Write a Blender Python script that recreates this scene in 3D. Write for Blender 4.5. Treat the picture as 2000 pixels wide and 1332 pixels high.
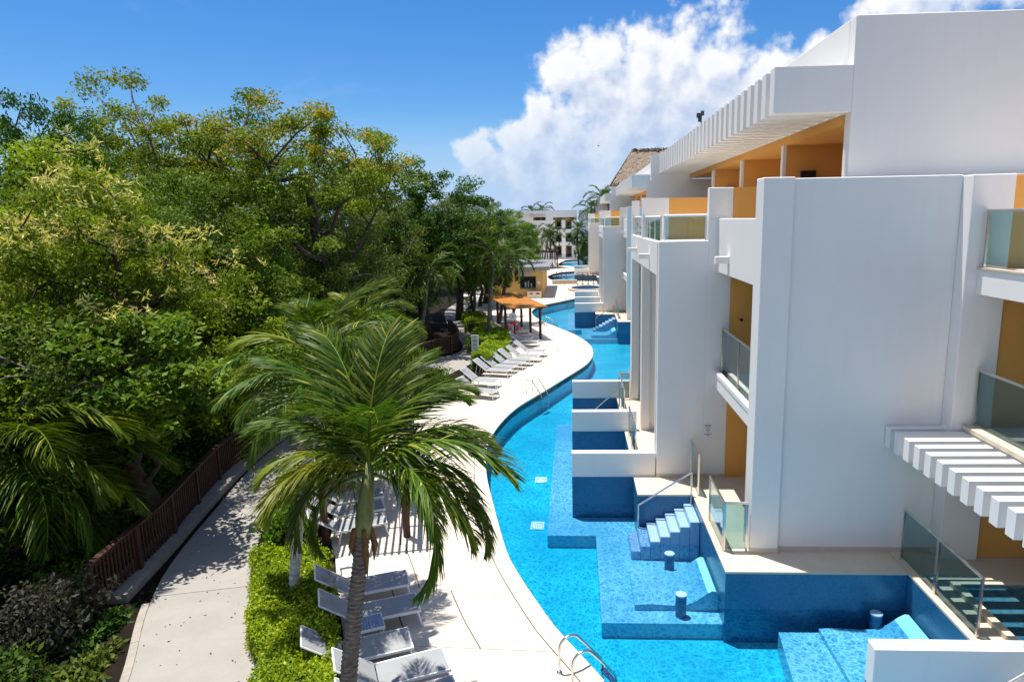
import bpy, bmesh, math, random
import numpy as np
from mathutils import Vector, Matrix

for o in list(bpy.data.objects): bpy.data.objects.remove(o)
S = bpy.context.scene
COL = S.collection
rad = math.radians

# ------------------------------------------------------------------ camera, sky, sun, exposure
cam_d = bpy.data.cameras.new('camera'); cam = bpy.data.objects.new('camera', cam_d); COL.objects.link(cam)
cam_d.sensor_width = 36.0; cam_d.lens = 23.4; cam_d.shift_x = -0.030
cam_d.clip_start = 0.1; cam_d.clip_end = 5000
cam.matrix_world = Matrix(((0.99872578, 0.00998759, 0.04946772, 0.0),
                           (0.04685468, 0.18061723, -0.9824368, 0.0),
                           (-0.0187469, 0.98350275, 0.17991912, 7.7),
                           (0, 0, 0, 1)))
S.camera = cam

SUN_DIR = Vector((-0.765 * math.cos(rad(78)), 0.643 * math.cos(rad(78)), math.sin(rad(78)))).normalized()
sd = bpy.data.lights.new('sun', 'SUN'); sd.energy = 4.6; sd.angle = rad(0.53); sd.color = (1.0, 0.955, 0.88)
sun = bpy.data.objects.new('sun', sd); COL.objects.link(sun)
sun.rotation_euler = SUN_DIR.to_track_quat('Z', 'Y').to_euler(); sun.location = (0, 0, 60)

S.view_settings.view_transform = 'Standard'; S.view_settings.look = 'None'
S.view_settings.exposure = 0.68; S.view_settings.gamma = 1.0
S.view_settings.use_curve_mapping = False
S.render.engine = 'CYCLES'
S.cycles.max_bounces = 7; S.cycles.diffuse_bounces = 3; S.cycles.transparent_max_bounces = 14
S.cycles.caustics_reflective = False; S.cycles.caustics_refractive = False


class NT:
    """tiny node-tree helper"""
    def __init__(s, tree): s.t = tree; s.n = tree.nodes; s.l = tree.links
    def new(s, typ, **kw):
        nd = s.n.new(typ)
        for k, v in kw.items():
            if k == 'inp':
                for i, val in v.items(): s.set(nd.inputs[i], val)
            else: setattr(nd, k, v)
        return nd
    def set(s, sock, val):
        if isinstance(val, bpy.types.NodeSocket): s.l.new(val, sock)
        else: sock.default_value = val
    def math(s, op, a, b=None, c=None, clamp=False):
        nd = s.n.new('ShaderNodeMath'); nd.operation = op; nd.use_clamp = clamp
        s.set(nd.inputs[0], a)
        if b is not None: s.set(nd.inputs[1], b)
        if c is not None: s.set(nd.inputs[2], c)
        return nd.outputs[0]
    def vmath(s, op, a, b=None, out=0):
        nd = s.n.new('ShaderNodeVectorMath'); nd.operation = op
        s.set(nd.inputs[0], a)
        if b is not None:
            if op == 'SCALE': s.set(nd.inputs[3], b)
            else: s.set(nd.inputs[1], b)
        return nd.outputs[out]
    def mix(s, f, a, b, blend='MIX'):
        nd = s.n.new('ShaderNodeMix'); nd.data_type = 'RGBA'; nd.blend_type = blend
        s.set(nd.inputs[0], f); s.set(nd.inputs[6], a); s.set(nd.inputs[7], b)
        return nd.outputs[2]
    def ramp(s, f, stops):
        nd = s.n.new('ShaderNodeValToRGB'); s.set(nd.inputs[0], f)
        el = nd.color_ramp.elements
        while len(el) < len(stops): el.new(0.5)
        for e, (p, c) in zip(el, stops):
            e.position = p; e.color = c if len(c) == 4 else (*c, 1)
        return nd.outputs[0]
    def mapr(s, v, a, b, c, d, clamp=True, interp='LINEAR'):
        nd = s.n.new('ShaderNodeMapRange'); nd.clamp = clamp; nd.interpolation_type = interp
        s.set(nd.inputs[0], v)
        for i, x in enumerate((a, b, c, d)): s.set(nd.inputs[i + 1], x)
        return nd.outputs[0]
    def noise(s, vec, scale, detail=4, rough=0.55, dist=0.0, out=0, dim='3D'):
        nd = s.n.new('ShaderNodeTexNoise'); nd.noise_dimensions = dim
        if vec is not None: s.set(nd.inputs['Vector'], vec)
        nd.inputs['Scale'].default_value = scale; nd.inputs['Detail'].default_value = detail
        nd.inputs['Roughness'].default_value = rough; nd.inputs['Distortion'].default_value = dist
        return nd.outputs[out]


# ---- world: Nishita sky with cumulus clouds given by direction
W = bpy.data.worlds.new('World'); S.world = W; W.use_nodes = True
wt = NT(W.node_tree); wt.n.clear()
SKY_STRENGTH = 0.085
sky = wt.new('ShaderNodeTexSky', sky_type='NISHITA', sun_disc=False, sun_elevation=rad(78),
             sun_rotation=math.atan2(-0.765, 0.643), altitude=0.0, air_density=1.0, dust_density=0.6, ozone_density=2.2)
hsv = wt.new('ShaderNodeHueSaturation', inp={'Saturation': 1.35, 'Value': 1.0, 'Color': sky.outputs[0]})
hsv = wt.new('ShaderNodeMix', data_type='RGBA', blend_type='MULTIPLY', inp={0: 1.0, 6: hsv.outputs[0], 7: (.60, .82, 1.03, 1)})
tc = wt.new('ShaderNodeTexCoord')
sep = wt.new('ShaderNodeSeparateXYZ', inp={0: tc.outputs['Generated']})
az = wt.math('ARCTAN2', sep.outputs[0], sep.outputs[1])
el = wt.math('ARCSINE', sep.outputs[2])
ae = wt.new('ShaderNodeCombineXYZ', inp={0: az, 1: el, 2: 0.0})

BLOBS = [  # azimuth, elevation, radius: heaps of one cumulus bank and its smaller neighbours
    (-0.008, 0.205, .042), (0.035, .212, .042), (0.09, .218, .046), (0.150, .216, .048), (.205, .205, .05), (.265, .178, .045),
    (0.02, .185, .055), (.09, .175, .085), (.18, .16, .09), (.27, .14, .08), (.06, .12, .085), (.15, .10, .09), (.33, .17, .05), (.345, .205, .032), (.24, .08, .10), (.0, .045, .07),
    (-.050, .152, .030), (-.035, .120, .052), (-.012, .090, .055), (.05, .07, .08), (-.075, .100, .042), (-.06, .065, .05),
    (-.140, .088, .026), (-.115, .070, .03), (.15, .045, .07),
    (.43, .268, .055), (.50, .272, .06), (.57, .255, .05), (.62, .25, .06),
    ]
g = bpy.data.node_groups.new('cloud_density', 'ShaderNodeTree')
g.interface.new_socket('Vector', in_out='INPUT', socket_type='NodeSocketVector')
g.interface.new_socket('Density', in_out='OUTPUT', socket_type='NodeSocketFloat')
gt = NT(g)
gi = gt.new('NodeGroupInput'); go = gt.new('NodeGroupOutput')
nz = gt.new('ShaderNodeTexNoise', noise_dimensions='2D'); nz.inputs['Scale'].default_value = 9.0; nz.inputs['Detail'].default_value = 3
gt.l.new(gi.outputs[0], nz.inputs['Vector'])
wv = gt.vmath('SCALE', gt.vmath('SUBTRACT', nz.outputs['Color'], (0.5, 0.5, 0.5)), 0.055)
wp = gt.vmath('MULTIPLY', gt.vmath('ADD', gi.outputs[0], wv), (1, 1, 0))
acc = None
for a_, e_, r_ in BLOBS:
    d_ = gt.vmath('DISTANCE', wp, (a_, e_, 0), out=1)
    v_ = gt.math('MULTIPLY_ADD', d_, -1.0 / r_, 1.0)
    if acc is None: acc = v_
    else:
        nd = gt.new('ShaderNodeMath', operation='SMOOTH_MAX'); gt.set(nd.inputs[0], acc); gt.set(nd.inputs[1], v_); nd.inputs[2].default_value = 0.35
        acc = nd.outputs[0]
vo = gt.new('ShaderNodeTexVoronoi', feature='SMOOTH_F1', voronoi_dimensions='2D'); vo.inputs['Scale'].default_value = 26
vo.inputs['Detail'].default_value = 2.0; vo.inputs['Roughness'].default_value = 0.55; vo.normalize = True; vo.inputs['Smoothness'].default_value = 0.35
gt.l.new(gi.outputs[0], vo.inputs['Vector'])
fb = gt.noise(gi.outputs[0], 34.0, 6, 0.60, dim='2D')
fb2 = gt.noise(gi.outputs[0], 11.0, 3, 0.55, dim='2D')
dd = gt.math('ADD', acc, gt.math('MULTIPLY', gt.math('SUBTRACT', 0.42, vo.outputs['Distance']), 1.15))
dd = gt.math('ADD', dd, gt.math('MULTIPLY', gt.math('SUBTRACT', fb, 0.5), 1.0))
dd = gt.math('ADD', dd, gt.math('MULTIPLY', gt.math('SUBTRACT', fb2, 0.5), 0.45))
gt.l.new(dd, go.inputs[0])


def dens(vec):
    nd = wt.n.new('ShaderNodeGroup'); nd.node_tree = g; wt.set(nd.inputs[0], vec); return nd.outputs[0]


D0 = dens(ae.outputs[0])
D1 = dens(wt.vmath('ADD', ae.outputs[0], (-0.016, 0.024, 0)))
alpha = wt.mapr(D0, -0.10, 0.52, 0.0, 1.0, interp='SMOOTHSTEP')
alpha = wt.math('MULTIPLY', alpha, wt.mapr(el, 0.02, 0.15, 0.40, 0.98))
lit = wt.mapr(wt.math('SUBTRACT', D0, D1), -1.25, 0.45, 0.0, 1.0)
lit = wt.math('SUBTRACT', lit, wt.math('MULTIPLY', wt.mapr(el, 0.10, 0.20, 0.24, 0.0, interp='SMOOTHSTEP'), wt.mapr(D0, 0.3, 1.2, 0.3, 1.0)))
lit = wt.math('MULTIPLY', lit, wt.mapr(el, 0.05, 0.2, 0.9, 1.0))
thick = wt.mapr(D0, 0.5, 1.5, 0.0, 1.0)
lit = wt.math('SUBTRACT', lit, wt.math('MULTIPLY', thick, 0.12), clamp=True)
K = 1.0 / SKY_STRENGTH
ccol = wt.ramp(lit, [(0.0, (.40, .50, .72)), (0.4, (.56, .65, .84)), (0.72, (.80, .85, .95)), (1.0, (1.0, 1.0, 1.0))])
ccol = wt.vmath('SCALE', ccol, K * .64)
# thin high wisps and horizon milkiness everywhere
wn = wt.noise(wt.vmath('MULTIPLY', tc.outputs['Generated'], (1.5, 1.5, 5.0)), 2.6, 7, 0.62, 0.6)
wisp = wt.math('MULTIPLY', wt.mapr(wn, 0.58, 0.80, 0.0, 0.12), wt.mapr(el, 0.02, 0.1, 0.5, 1.0))
base = wt.mix(wisp, hsv.outputs[2], (K * .50, K * .55, K * .64, 1))
milk = wt.mapr(el, 0.0, 0.17, 0.90, 0.0, interp='SMOOTHSTEP')
base = wt.mix(milk, base, (K * .30, K * .41, K * .61, 1))
# cumulus added outside the view, as extra fill for the shaded walls
cn = wt.noise(wt.vmath('MULTIPLY', tc.outputs['Generated'], (1, 1, 1.8)), 2.7, 6, 0.6)
ca = wt.math('MULTIPLY', wt.mapr(cn, 0.46, 0.60, 0.0, 0.92, interp='SMOOTHSTEP'), wt.mapr(wt.math('ABSOLUTE', az), 0.85, 1.25, 0.0, 1.0))
ca = wt.math('MULTIPLY', ca, wt.mapr(el, 0.0, 0.12, 0.0, 1.0))
cc = wt.ramp(wt.mapr(cn, 0.5, 0.75, 1.0, 0.0), [(0.0, (.50, .55, .66)), (1.0, (1, 1, 1))])
base = wt.mix(ca, base, wt.vmath('SCALE', cc, K * .70))
fin = wt.mix(alpha, base, ccol)
bg = wt.new('ShaderNodeBackground', inp={'Strength': SKY_STRENGTH, 'Color': fin})
W.cycles.sampling_method = 'NONE'
wo = wt.new('ShaderNodeOutputWorld', inp={0: bg.outputs[0]})


# ------------------------------------------------------------------ materials
MATS = {}
def mat(name):
    m = bpy.data.materials.new(name); m.use_nodes = True; t = NT(m.node_tree); t.n.clear()
    out = t.new('ShaderNodeOutputMaterial'); MATS[name] = m
    return m, t, out
def pbsdf(t, out, col, rough=0.6, spec=0.4, metal=0.0, bump=None, bstr=0.2, bdist=0.01):
    p = t.new('ShaderNodeBsdfPrincipled', inp={'Base Color': col, 'Roughness': rough, 'Metallic': metal})
    p.inputs['Specular IOR Level'].default_value = spec
    if bump is not None:
        b = t.new('ShaderNodeBump', inp={'Height': bump, 'Strength': bstr, 'Distance': bdist})
        t.l.new(b.outputs[0], p.inputs['Normal'])
    t.l.new(p.outputs[0], out.inputs[0]); return p
def geo_pos(t): return t.new('ShaderNodeNewGeometry').outputs['Position']

def simple(name, col, rough=0.55, spec=0.4, metal=0.0, var=0.12, scale=6.0, bstr=0.15):
    m, t, out = mat(name); P = geo_pos(t)
    n = t.noise(P, scale, 5, 0.6)
    c = t.mix(t.mapr(n, 0.3, 0.7, 0, 1), tuple(x * (1 - var) for x in col) + (1,), tuple(min(1, x * (1 + var * .6)) for x in col) + (1,))
    pbsdf(t, out, c, rough, spec, metal, n, bstr)
    return m

def plaster(name, col, streak=0.10):
    m, t, out = mat(name); P = geo_pos(t)
    big = t.noise(P, 0.55, 5, 0.6)
    st = t.noise(t.vmath('MULTIPLY', P, (3.0, 3.0, 0.22)), 1.6, 5, 0.65)
    fine = t.noise(P, 70.0, 3, 0.6)
    nar = t.mapr(t.noise(t.vmath('MULTIPLY', P, (9.0, 9.0, 0.12)), 1.3, 4, 0.6), .60, .78, 0, streak * .9)
    big = t.math('ADD', big, nar)
    f = t.math('ADD', t.mapr(big, 0.35, 0.75, 0, streak), t.mapr(st, 0.52, 0.8, 0, streak * 1.3))
    c = t.mix(f, (*col, 1), (col[0] * .62, col[1] * .6, col[2] * .56, 1))
    h = t.math('ADD', t.math('MULTIPLY', fine, 0.4), t.math('MULTIPLY', t.noise(P, 6, 4), 0.8))
    pbsdf(t, out, c, 0.75, 0.25, 0, h, 0.12, 0.01)
    return m

plaster('white_plaster', (.86, .83, .785), .075)
plaster('orange_plaster', (.80, .39, .10), 0.05)
plaster('yellow_plaster', (.70, .43, .14), 0.08)
simple('white_metal', (.78, .78, .78), .4, .5, 0, .03)
simple('steel', (.62, .60, .57), .25, .5, 1.0, .06)
simple('dark_metal', (.03, .035, .05), .5, .5)
simple('dark_fixture', (.018, .016, .015), .6, .3)
simple('door_wood', (.16, .075, .03), .5, .4, 0, .25, 8)
simple('red_plastic', (.75, .03, .02), .4, .5, 0, .05)
simple('sign_white', (.80, .81, .82), .4, .5, 0, .04)
simple('sign_red', (.38, .08, .10), .5, .4, 0, .05)
simple('sign_grey', (.36, .40, .46), .5, .4, 0, .15, 30)
simple('soil', (.016, .011, .007), .9, .1, 0, .5, 2.5, .5)
simple('concrete_kerb', (.33, .30, .255), .8, .2, 0, .2, 5)
simple('joint', (.16, .14, .12), .9, .1)
simple('bark', (.075, .058, .042), .85, .2, 0, .45, 9, .6)
simple('bark_pale', (.46, .44, .40), .8, .2, 0, .3, 7, .4)
simple('bark_grey', (.17, .15, .13), .85, .2, 0, .45, 9, .6)
simple('grey_roof', (.24, .24, .26), .7, .3, 0, .25, 2.0)
simple('tan_stone', (.55, .43, .30), .8, .2, 0, .2, 4)
simple('pool_light', (.85, .87, .88), .4, .5, 0, .04)

def sling():
    m, t, out = mat('sling_fabric'); P = geo_pos(t)
    w = t.noise(P, 3, 3); f = t.noise(P, 160, 2)
    c = t.mix(t.mapr(w, .3, .7, 0, 1), (.27, .275, .285, 1), (.31, .315, .32, 1))
    pbsdf(t, out, c, .6, .35, 0, f, .1, .003)
sling()

def stone(name, c1, c2, stain, rough=.55, scale=1.0, stain_amt=.5):
    m, t, out = mat(name); P = geo_pos(t)
    oi = t.new('ShaderNodeObjectInfo')
    n1 = t.noise(P, 1.3 * scale, 6, .62, .4); n2 = t.noise(P, 9 * scale, 5, .65); n3 = t.noise(P, 45 * scale, 3, .6)
    c = t.mix(t.mapr(n1, .3, .7, 0, 1), (*c1, 1), (*c2, 1))
    c = t.mix(t.mapr(n2, .56, .78, 0, stain_amt), c, (*stain, 1))
    c = t.mix(t.mapr(n3, .66, .74, 0, stain_amt * .9), c, (stain[0] * .7, stain[1] * .7, stain[2] * .7, 1))
    c = t.mix(t.math('MULTIPLY', oi.outputs['Random'], .10), c, (c1[0] * .6, c1[1] * .58, c1[2] * .55, 1))
    pbsdf(t, out, c, rough, .3, 0, n2, .12, .01)
    return m
stone('deck_stone', (.65, .57, .465), (.72, .64, .53), (.52, .41, .29))
stone('coping_stone', (.58, .525, .44), (.62, .565, .48), (.50, .38, .23), .5, 1.0, .3)
stone('path_concrete', (.29, .27, .245), (.34, .315, .285), (.23, .205, .175), .8, 1.0, .4)
stone('travertine', (.60, .49, .37), (.66, .57, .45), (.45, .33, .22), .5, 1.6, .45)

# small square mosaic: joint lines on the two axes that lie in each face
def mosaic(name, c1, c2, joint, size=.05, rough=.25, spec=.5, wash=0.0):
    m, t, out = mat(name)
    ge = t.new('ShaderNodeNewGeometry'); P = ge.outputs['Position']; N = ge.outputs['True Normal']
    sp = t.new('ShaderNodeSeparateXYZ', inp={0: P}); sn = t.new('ShaderNodeSeparateXYZ', inp={0: N})
    line = None
    for k in range(3):
        fr = t.math('FRACT', t.math('ADD', t.math('DIVIDE', sp.outputs[k], size), 500.0))
        e = t.math('LESS_THAN', fr, 0.11)
        w = t.math('LESS_THAN', t.math('ABSOLUTE', sn.outputs[k]), 0.6)
        v = t.math('MULTIPLY', e, w); line = v if line is None else t.math('MAXIMUM', line, v)
    cell = t.vmath('FLOOR', t.vmath('ADD', t.vmath('SCALE', P, 1.0 / size), (.003, .003, .003)))
    wn_ = t.new('ShaderNodeTexWhiteNoise', noise_dimensions='3D', inp={0: cell})
    big = t.noise(P, .8, 4, .6)
    f = t.math('ADD', t.math('MULTIPLY', wn_.outputs[0], .55), t.math('MULTIPLY', t.mapr(big, .3, .7, 0, 1), .45))
    c = t.mix(f, (*c1, 1), (*c2, 1)); c = t.mix(t.math('MULTIPLY', line, .75), c, (*joint, 1))
    h = t.math('SUBTRACT', 1.0, line)
    pbsdf(t, out, c, rough, spec, 0, h, .25, .003)
    return m
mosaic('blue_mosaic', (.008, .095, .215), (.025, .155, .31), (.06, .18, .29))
mosaic('pool_mosaic', (.004, .44, .57), (.010, .52, .64), (.05, .52, .60))
mosaic('shelf_mosaic', (.10, .44, .60), (.17, .52, .68), (.27, .56, .66))

mosaic('plunge_mosaic', (.07, .19, .21), (.12, .27, .29), (.20, .30, .30))
mosaic('step_mosaic', (.20, .36, .55), (.30, .46, .64), (.36, .48, .60))
def floor_tile():
    m, t, out = mat('terrace_tile'); P = geo_pos(t)
    n = t.noise(P, 2.2, 6, .6, .5); n2 = t.noise(P, 14, 4)
    c = t.mix(t.mapr(n, .3, .7, 0, 1), (.52, .40, .28, 1), (.66, .56, .44, 1)); c = t.mix(t.mapr(n2, .55, .75, 0, .4), c, (.38, .27, .17, 1))
    pbsdf(t, out, c, .45, .4, 0, n2, .1)
floor_tile()

def schlick(t, r0, nrm=None, mx=1.0):
    ge = t.new('ShaderNodeNewGeometry')
    c = t.math('ABSOLUTE', t.vmath('DOT_PRODUCT', ge.outputs['Incoming'], nrm if nrm is not None else ge.outputs['Normal'], out=1))
    return t.math('MULTIPLY_ADD', t.math('POWER', t.math('SUBTRACT', 1.0, c, clamp=True), 5.0), (1 - r0) * mx, r0)
def glass():
    m, t, out = mat('balcony_glass')
    fr = schlick(t, .055)
    tr = t.new('ShaderNodeBsdfTransparent', inp={0: (.52, .68, .70, 1)})
    gl = t.new('ShaderNodeBsdfGlossy', inp={0: (1, 1, 1, 1), 'Roughness': .01})
    mx = t.new('ShaderNodeMixShader', inp={0: fr, 1: tr.outputs[0], 2: gl.outputs[0]}); t.l.new(mx.outputs[0], out.inputs[0])
    m2, t, out = mat('dark_glass')
    pbsdf(t, out, (.02, .03, .035, 1), .05, .6)
glass()

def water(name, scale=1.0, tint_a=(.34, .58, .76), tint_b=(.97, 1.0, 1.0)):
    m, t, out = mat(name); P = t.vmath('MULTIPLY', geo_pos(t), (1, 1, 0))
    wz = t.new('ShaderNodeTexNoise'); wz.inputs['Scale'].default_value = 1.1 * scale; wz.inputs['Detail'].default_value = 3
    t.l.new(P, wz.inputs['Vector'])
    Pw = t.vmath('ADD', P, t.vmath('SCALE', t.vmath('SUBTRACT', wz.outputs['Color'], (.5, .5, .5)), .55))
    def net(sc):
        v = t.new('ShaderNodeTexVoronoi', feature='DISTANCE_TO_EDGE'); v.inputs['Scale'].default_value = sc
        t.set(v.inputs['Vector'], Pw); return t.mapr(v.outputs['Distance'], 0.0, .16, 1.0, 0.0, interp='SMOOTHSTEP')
    cau = t.math('MAXIMUM', t.math('MULTIPLY', net(4.2 * scale), .85), net(9.5 * scale))  # caustic light lines, painted into the water's tint colour
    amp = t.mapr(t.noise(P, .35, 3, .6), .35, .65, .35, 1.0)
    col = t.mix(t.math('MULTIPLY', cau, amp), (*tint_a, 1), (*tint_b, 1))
    h = t.math('ADD', t.noise(P, 2.4, 4, .55, .8), t.math('MULTIPLY', t.noise(P, 7.5, 3, .5), .4))
    b = t.new('ShaderNodeBump', inp={'Height': h, 'Strength': .5, 'Distance': .04})
    fr = schlick(t, .02, b.outputs[0], .24)
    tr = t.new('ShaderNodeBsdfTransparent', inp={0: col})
    gl = t.new('ShaderNodeBsdfGlossy', inp={0: (1, 1, 1, 1), 'Roughness': .03}); t.l.new(b.outputs[0], gl.inputs['Normal'])
    mx = t.new('ShaderNodeMixShader', inp={0: fr, 1: tr.outputs[0], 2: gl.outputs[0]}); t.l.new(mx.outputs[0], out.inputs[0])
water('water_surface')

def leafmat(name, c1, c2, c3=None, trans=.35, rough=.6):
    m, t, out = mat(name)
    at = t.new('ShaderNodeAttribute', attribute_name='tint'); oi = t.new('ShaderNodeObjectInfo')
    c = t.mix(at.outputs['Fac'], (*c1, 1), (*c2, 1))
    if c3: c = t.mix(t.mapr(at.outputs['Fac'], .86, .92, 0, 1), c, (*c3, 1))
    hs = t.new('ShaderNodeHueSaturation', inp={'Color': c, 'Hue': t.mapr(oi.outputs['Random'], 0, 1, .485, .515), 'Value': t.mapr(oi.outputs['Random'], 0, 1, .85, 1.12)})
    p = t.new('ShaderNodeBsdfPrincipled', inp={'Base Color': hs.outputs[0], 'Roughness': rough}); p.inputs['Specular IOR Level'].default_value = .2
    tl = t.new('ShaderNodeBsdfTranslucent', inp={0: t.mix(1.0, hs.outputs[0], (1.0, 1.05, .45, 1), 'MULTIPLY')})
    mx = t.new('ShaderNodeMixShader', inp={0: trans, 1: p.outputs[0], 2: tl.outputs[0]}); t.l.new(mx.outputs[0], out.inputs[0])
leafmat('leaf_dark', (.020, .058, .008), (.085, .165, .014), None, .28)
leafmat('leaf_mid', (.040, .098, .008), (.20, .30, .016), None, .30)
leafmat('leaf_yellowgreen', (.085, .155, .008), (.34, .43, .018), None, .32)
leafmat('leaf_olive', (.045, .085, .012), (.175, .24, .030), None, .28)
leafmat('leaf_orange', (.055, .115, .010), (.27, .33, .018), (.56, .32, .035), .3)
leafmat('leaf_flower', (.065, .135, .008), (.28, .36, .016), (.80, .72, .22), .3)
leafmat('leaf_hedge', (.13, .24, .010), (.42, .54, .018), None, .3, .4)
leafmat('leaf_dusty', (.035, .038, .026), (.12, .115, .085))
leafmat('frond_green', (.026, .072, .008), (.15, .225, .016), (.42, .42, .06), .30, .45)
leafmat('frond_yellow', (.075, .12, .010), (.30, .33, .02), (.48, .44, .07), .32, .45)
simple('dry_husk', (.17, .09, .035), .8, .2, 0, .4, 14, .4)
leafmat('frond_far', (.022, .060, .009), (.11, .17, .018), None, .28, .5)

def wood(name, c1, c2):
    m, t, out = mat(name); P = t.new('ShaderNodeTexCoord').outputs['Object']
    n = t.noise(t.vmath('MULTIPLY', P, (9, 9, 1.2)), 2.5, 5, .65); n2 = t.noise(geo_pos(t), 1.2, 4)
    c = t.mix(t.mapr(n, .3, .7, 0, 1), (*c1, 1), (*c2, 1)); c = t.mix(t.mapr(n2, .5, .75, 0, .35), c, (c1[0] * .5, c1[1] * .5, c1[2] * .5, 1))
    pbsdf(t, out, c, .6, .35, 0, n, .3, .005)
wood('brown_wood', (.040, .016, .011), (.080, .029, .017))
wood('orange_wood', (.36, .13, .015), (.52, .22, .03))

def thatchm():
    m, t, out = mat('thatch'); P = geo_pos(t)
    n = t.noise(t.vmath('MULTIPLY', P, (2, 2, .6)), 5, 6, .7); n2 = t.noise(P, 1.3, 4)
    c = t.mix(t.mapr(n, .3, .7, 0, 1), (.13, .10, .075, 1), (.42, .34, .26, 1)); c = t.mix(t.mapr(n2, .45, .7, 0, .4), c, (.22, .16, .12, 1))
    pbsdf(t, out, c, .9, .1, 0, n, .8, .05)
thatchm()
def trunkm():
    m, t, out = mat('palm_trunk'); P = geo_pos(t)
    n = t.noise(t.vmath('MULTIPLY', P, (1, 1, 4)), 9, 5, .7)
    c = t.mix(t.mapr(n, .35, .7, 0, 1), (.075, .058, .042, 1), (.26, .23, .19, 1))
    pbsdf(t, out, c, .85, .2, 0, n, .6, .02)
    m, t, out = mat('crown_shaft'); P = geo_pos(t)
    n = t.noise(t.vmath('MULTIPLY', P, (8, 8, 1.0)), 3, 4, .6)
    c = t.mix(t.mapr(n, .3, .7, 0, 1), (.10, .13, .03, 1), (.22, .22, .07, 1)); pbsdf(t, out, c, .5, .4, 0, n, .2, .01)
trunkm()

def far_concrete():
    pass
# ------------------------------------------------------------------ mesh + object helpers
class MB:
    def __init__(s): s.v = []; s.f = []
    def add(s, vs, fs):
        b = len(s.v); s.v += [tuple(v) for v in vs]; s.f += [tuple(b + i for i in f) for f in fs]
    def box(s, x0, x1, y0, y1, z0, z1):
        s.add([(x0, y0, z0), (x1, y0, z0), (x1, y1, z0), (x0, y1, z0), (x0, y0, z1), (x1, y0, z1), (x1, y1, z1), (x0, y1, z1)],
              [(0, 3, 2, 1), (4, 5, 6, 7), (0, 1, 5, 4), (1, 2, 6, 5), (2, 3, 7, 6), (3, 0, 4, 7)]); return s
    def prism(s, poly, z0, z1):
        n = len(poly); a = sum(poly[i][0] * poly[(i + 1) % n][1] - poly[(i + 1) % n][0] * poly[i][1] for i in range(n))
        if a < 0: poly = poly[::-1]
        s.add([(p[0], p[1], z0) for p in poly] + [(p[0], p[1], z1) for p in poly],
              [tuple(range(n - 1, -1, -1)), tuple(range(n, 2 * n))] + [(i, (i + 1) % n, n + (i + 1) % n, n + i) for i in range(n)]); return s
    def extr(s, prof, axis, a, b):
        """profile (list of 2-tuples) swept along axis 'y' : prof=(x,z)"""
        n = len(prof)
        if axis == 'y': vs = [(p[0], a, p[1]) for p in prof] + [(p[0], b, p[1]) for p in prof]
        else: vs = [(a, p[0], p[1]) for p in prof] + [(b, p[0], p[1]) for p in prof]
        s.add(vs, [tuple(range(n)), tuple(range(2 * n - 1, n - 1, -1))] + [(i, n + i, n + (i + 1) % n, (i + 1) % n) for i in range(n)]); return s
    def tube(s, pts, r, n=8, cap=True):
        pts = [Vector(p) for p in pts]; m = len(pts)
        rs = r if isinstance(r, (list, tuple)) else [r] * m
        rings = []; up = Vector((0, 0, 1)); prev = None
        for i, p in enumerate(pts):
            d = (pts[min(i + 1, m - 1)] - pts[max(i - 1, 0)]).normalized()
            if prev is None:
                q = up if abs(d.z) < .9 else Vector((1, 0, 0)); a = d.cross(q).normalized()
            else: a = (prev - d * prev.dot(d)).normalized()
            prev = a; b = d.cross(a)
            rings.append([p + (a * math.cos(2 * math.pi * k / n) + b * math.sin(2 * math.pi * k / n)) * rs[i] for k in range(n)])
        vs = [v for ring in rings for v in ring]
        fs = [(i * n + k, i * n + (k + 1) % n, (i + 1) * n + (k + 1) % n, (i + 1) * n + k) for i in range(m - 1) for k in range(n)]
        if cap: fs += [tuple(range(n - 1, -1, -1)), tuple(range((m - 1) * n, m * n))]
        s.add(vs, fs); return s
    def cyl(s, c, r, z0, z1, n=20, r1=None):
        return s.tube([(c[0], c[1], z0), (c[0], c[1], z1)], [r, r if r1 is None else r1], n)
    def mesh(s, name, m, off=(0, 0, 0), smooth=False):
        me = bpy.data.meshes.new(name)
        me.from_pydata([(v[0] - off[0], v[1] - off[1], v[2] - off[2]) for v in s.v], [], s.f)
        me.materials.append(MATS[m] if isinstance(m, str) else m)
        if smooth: me.polygons.foreach_set('use_smooth', [True] * len(me.polygons))
        me.update(); return me
    def build(s, name, m, parent=None, off=None, smooth=False, bevel=0, mesh_only=False):
        if off is None: off = tuple(ORG)
        me = s.mesh(name, m, off, smooth)
        o = bpy.data.objects.new(name, me); COL.objects.link(o)
        if parent is not None: o.parent = parent
        else: o.location = off
        if bevel:
            b = o.modifiers.new('bevel', 'BEVEL'); b.width = bevel; b.segments = 1; b.limit_method = 'ANGLE'
        return o
ORG = (0, 0, 0)
def sheet(P, z):
    m = MB(); m.add([(p[0], p[1], z) for p in P], [tuple(range(len(P)))]); return m
def inst(name, me, parent=None, loc=(0, 0, 0), rot=(0, 0, 0), sc=1.0):
    o = bpy.data.objects.new(name, me); COL.objects.link(o); o.location = loc; o.rotation_euler = rot
    o.scale = (sc, sc, sc) if not isinstance(sc, tuple) else sc
    if parent is not None: o.parent = parent
    return o
def tag(o, label=None, cat=None, group=None, kind=None):
    if label: o['label'] = label
    if cat: o['category'] = cat
    if group: o['group'] = group
    if kind: o['kind'] = kind
    return o
def thing(name, label, cat, loc=(0, 0, 0), rz=0.0, group=None):
    o = bpy.data.objects.new(name, None); o.empty_display_size = .2; COL.objects.link(o); o.location = loc; o.rotation_euler = (0, 0, rz)
    return tag(o, label, cat, group)
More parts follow.
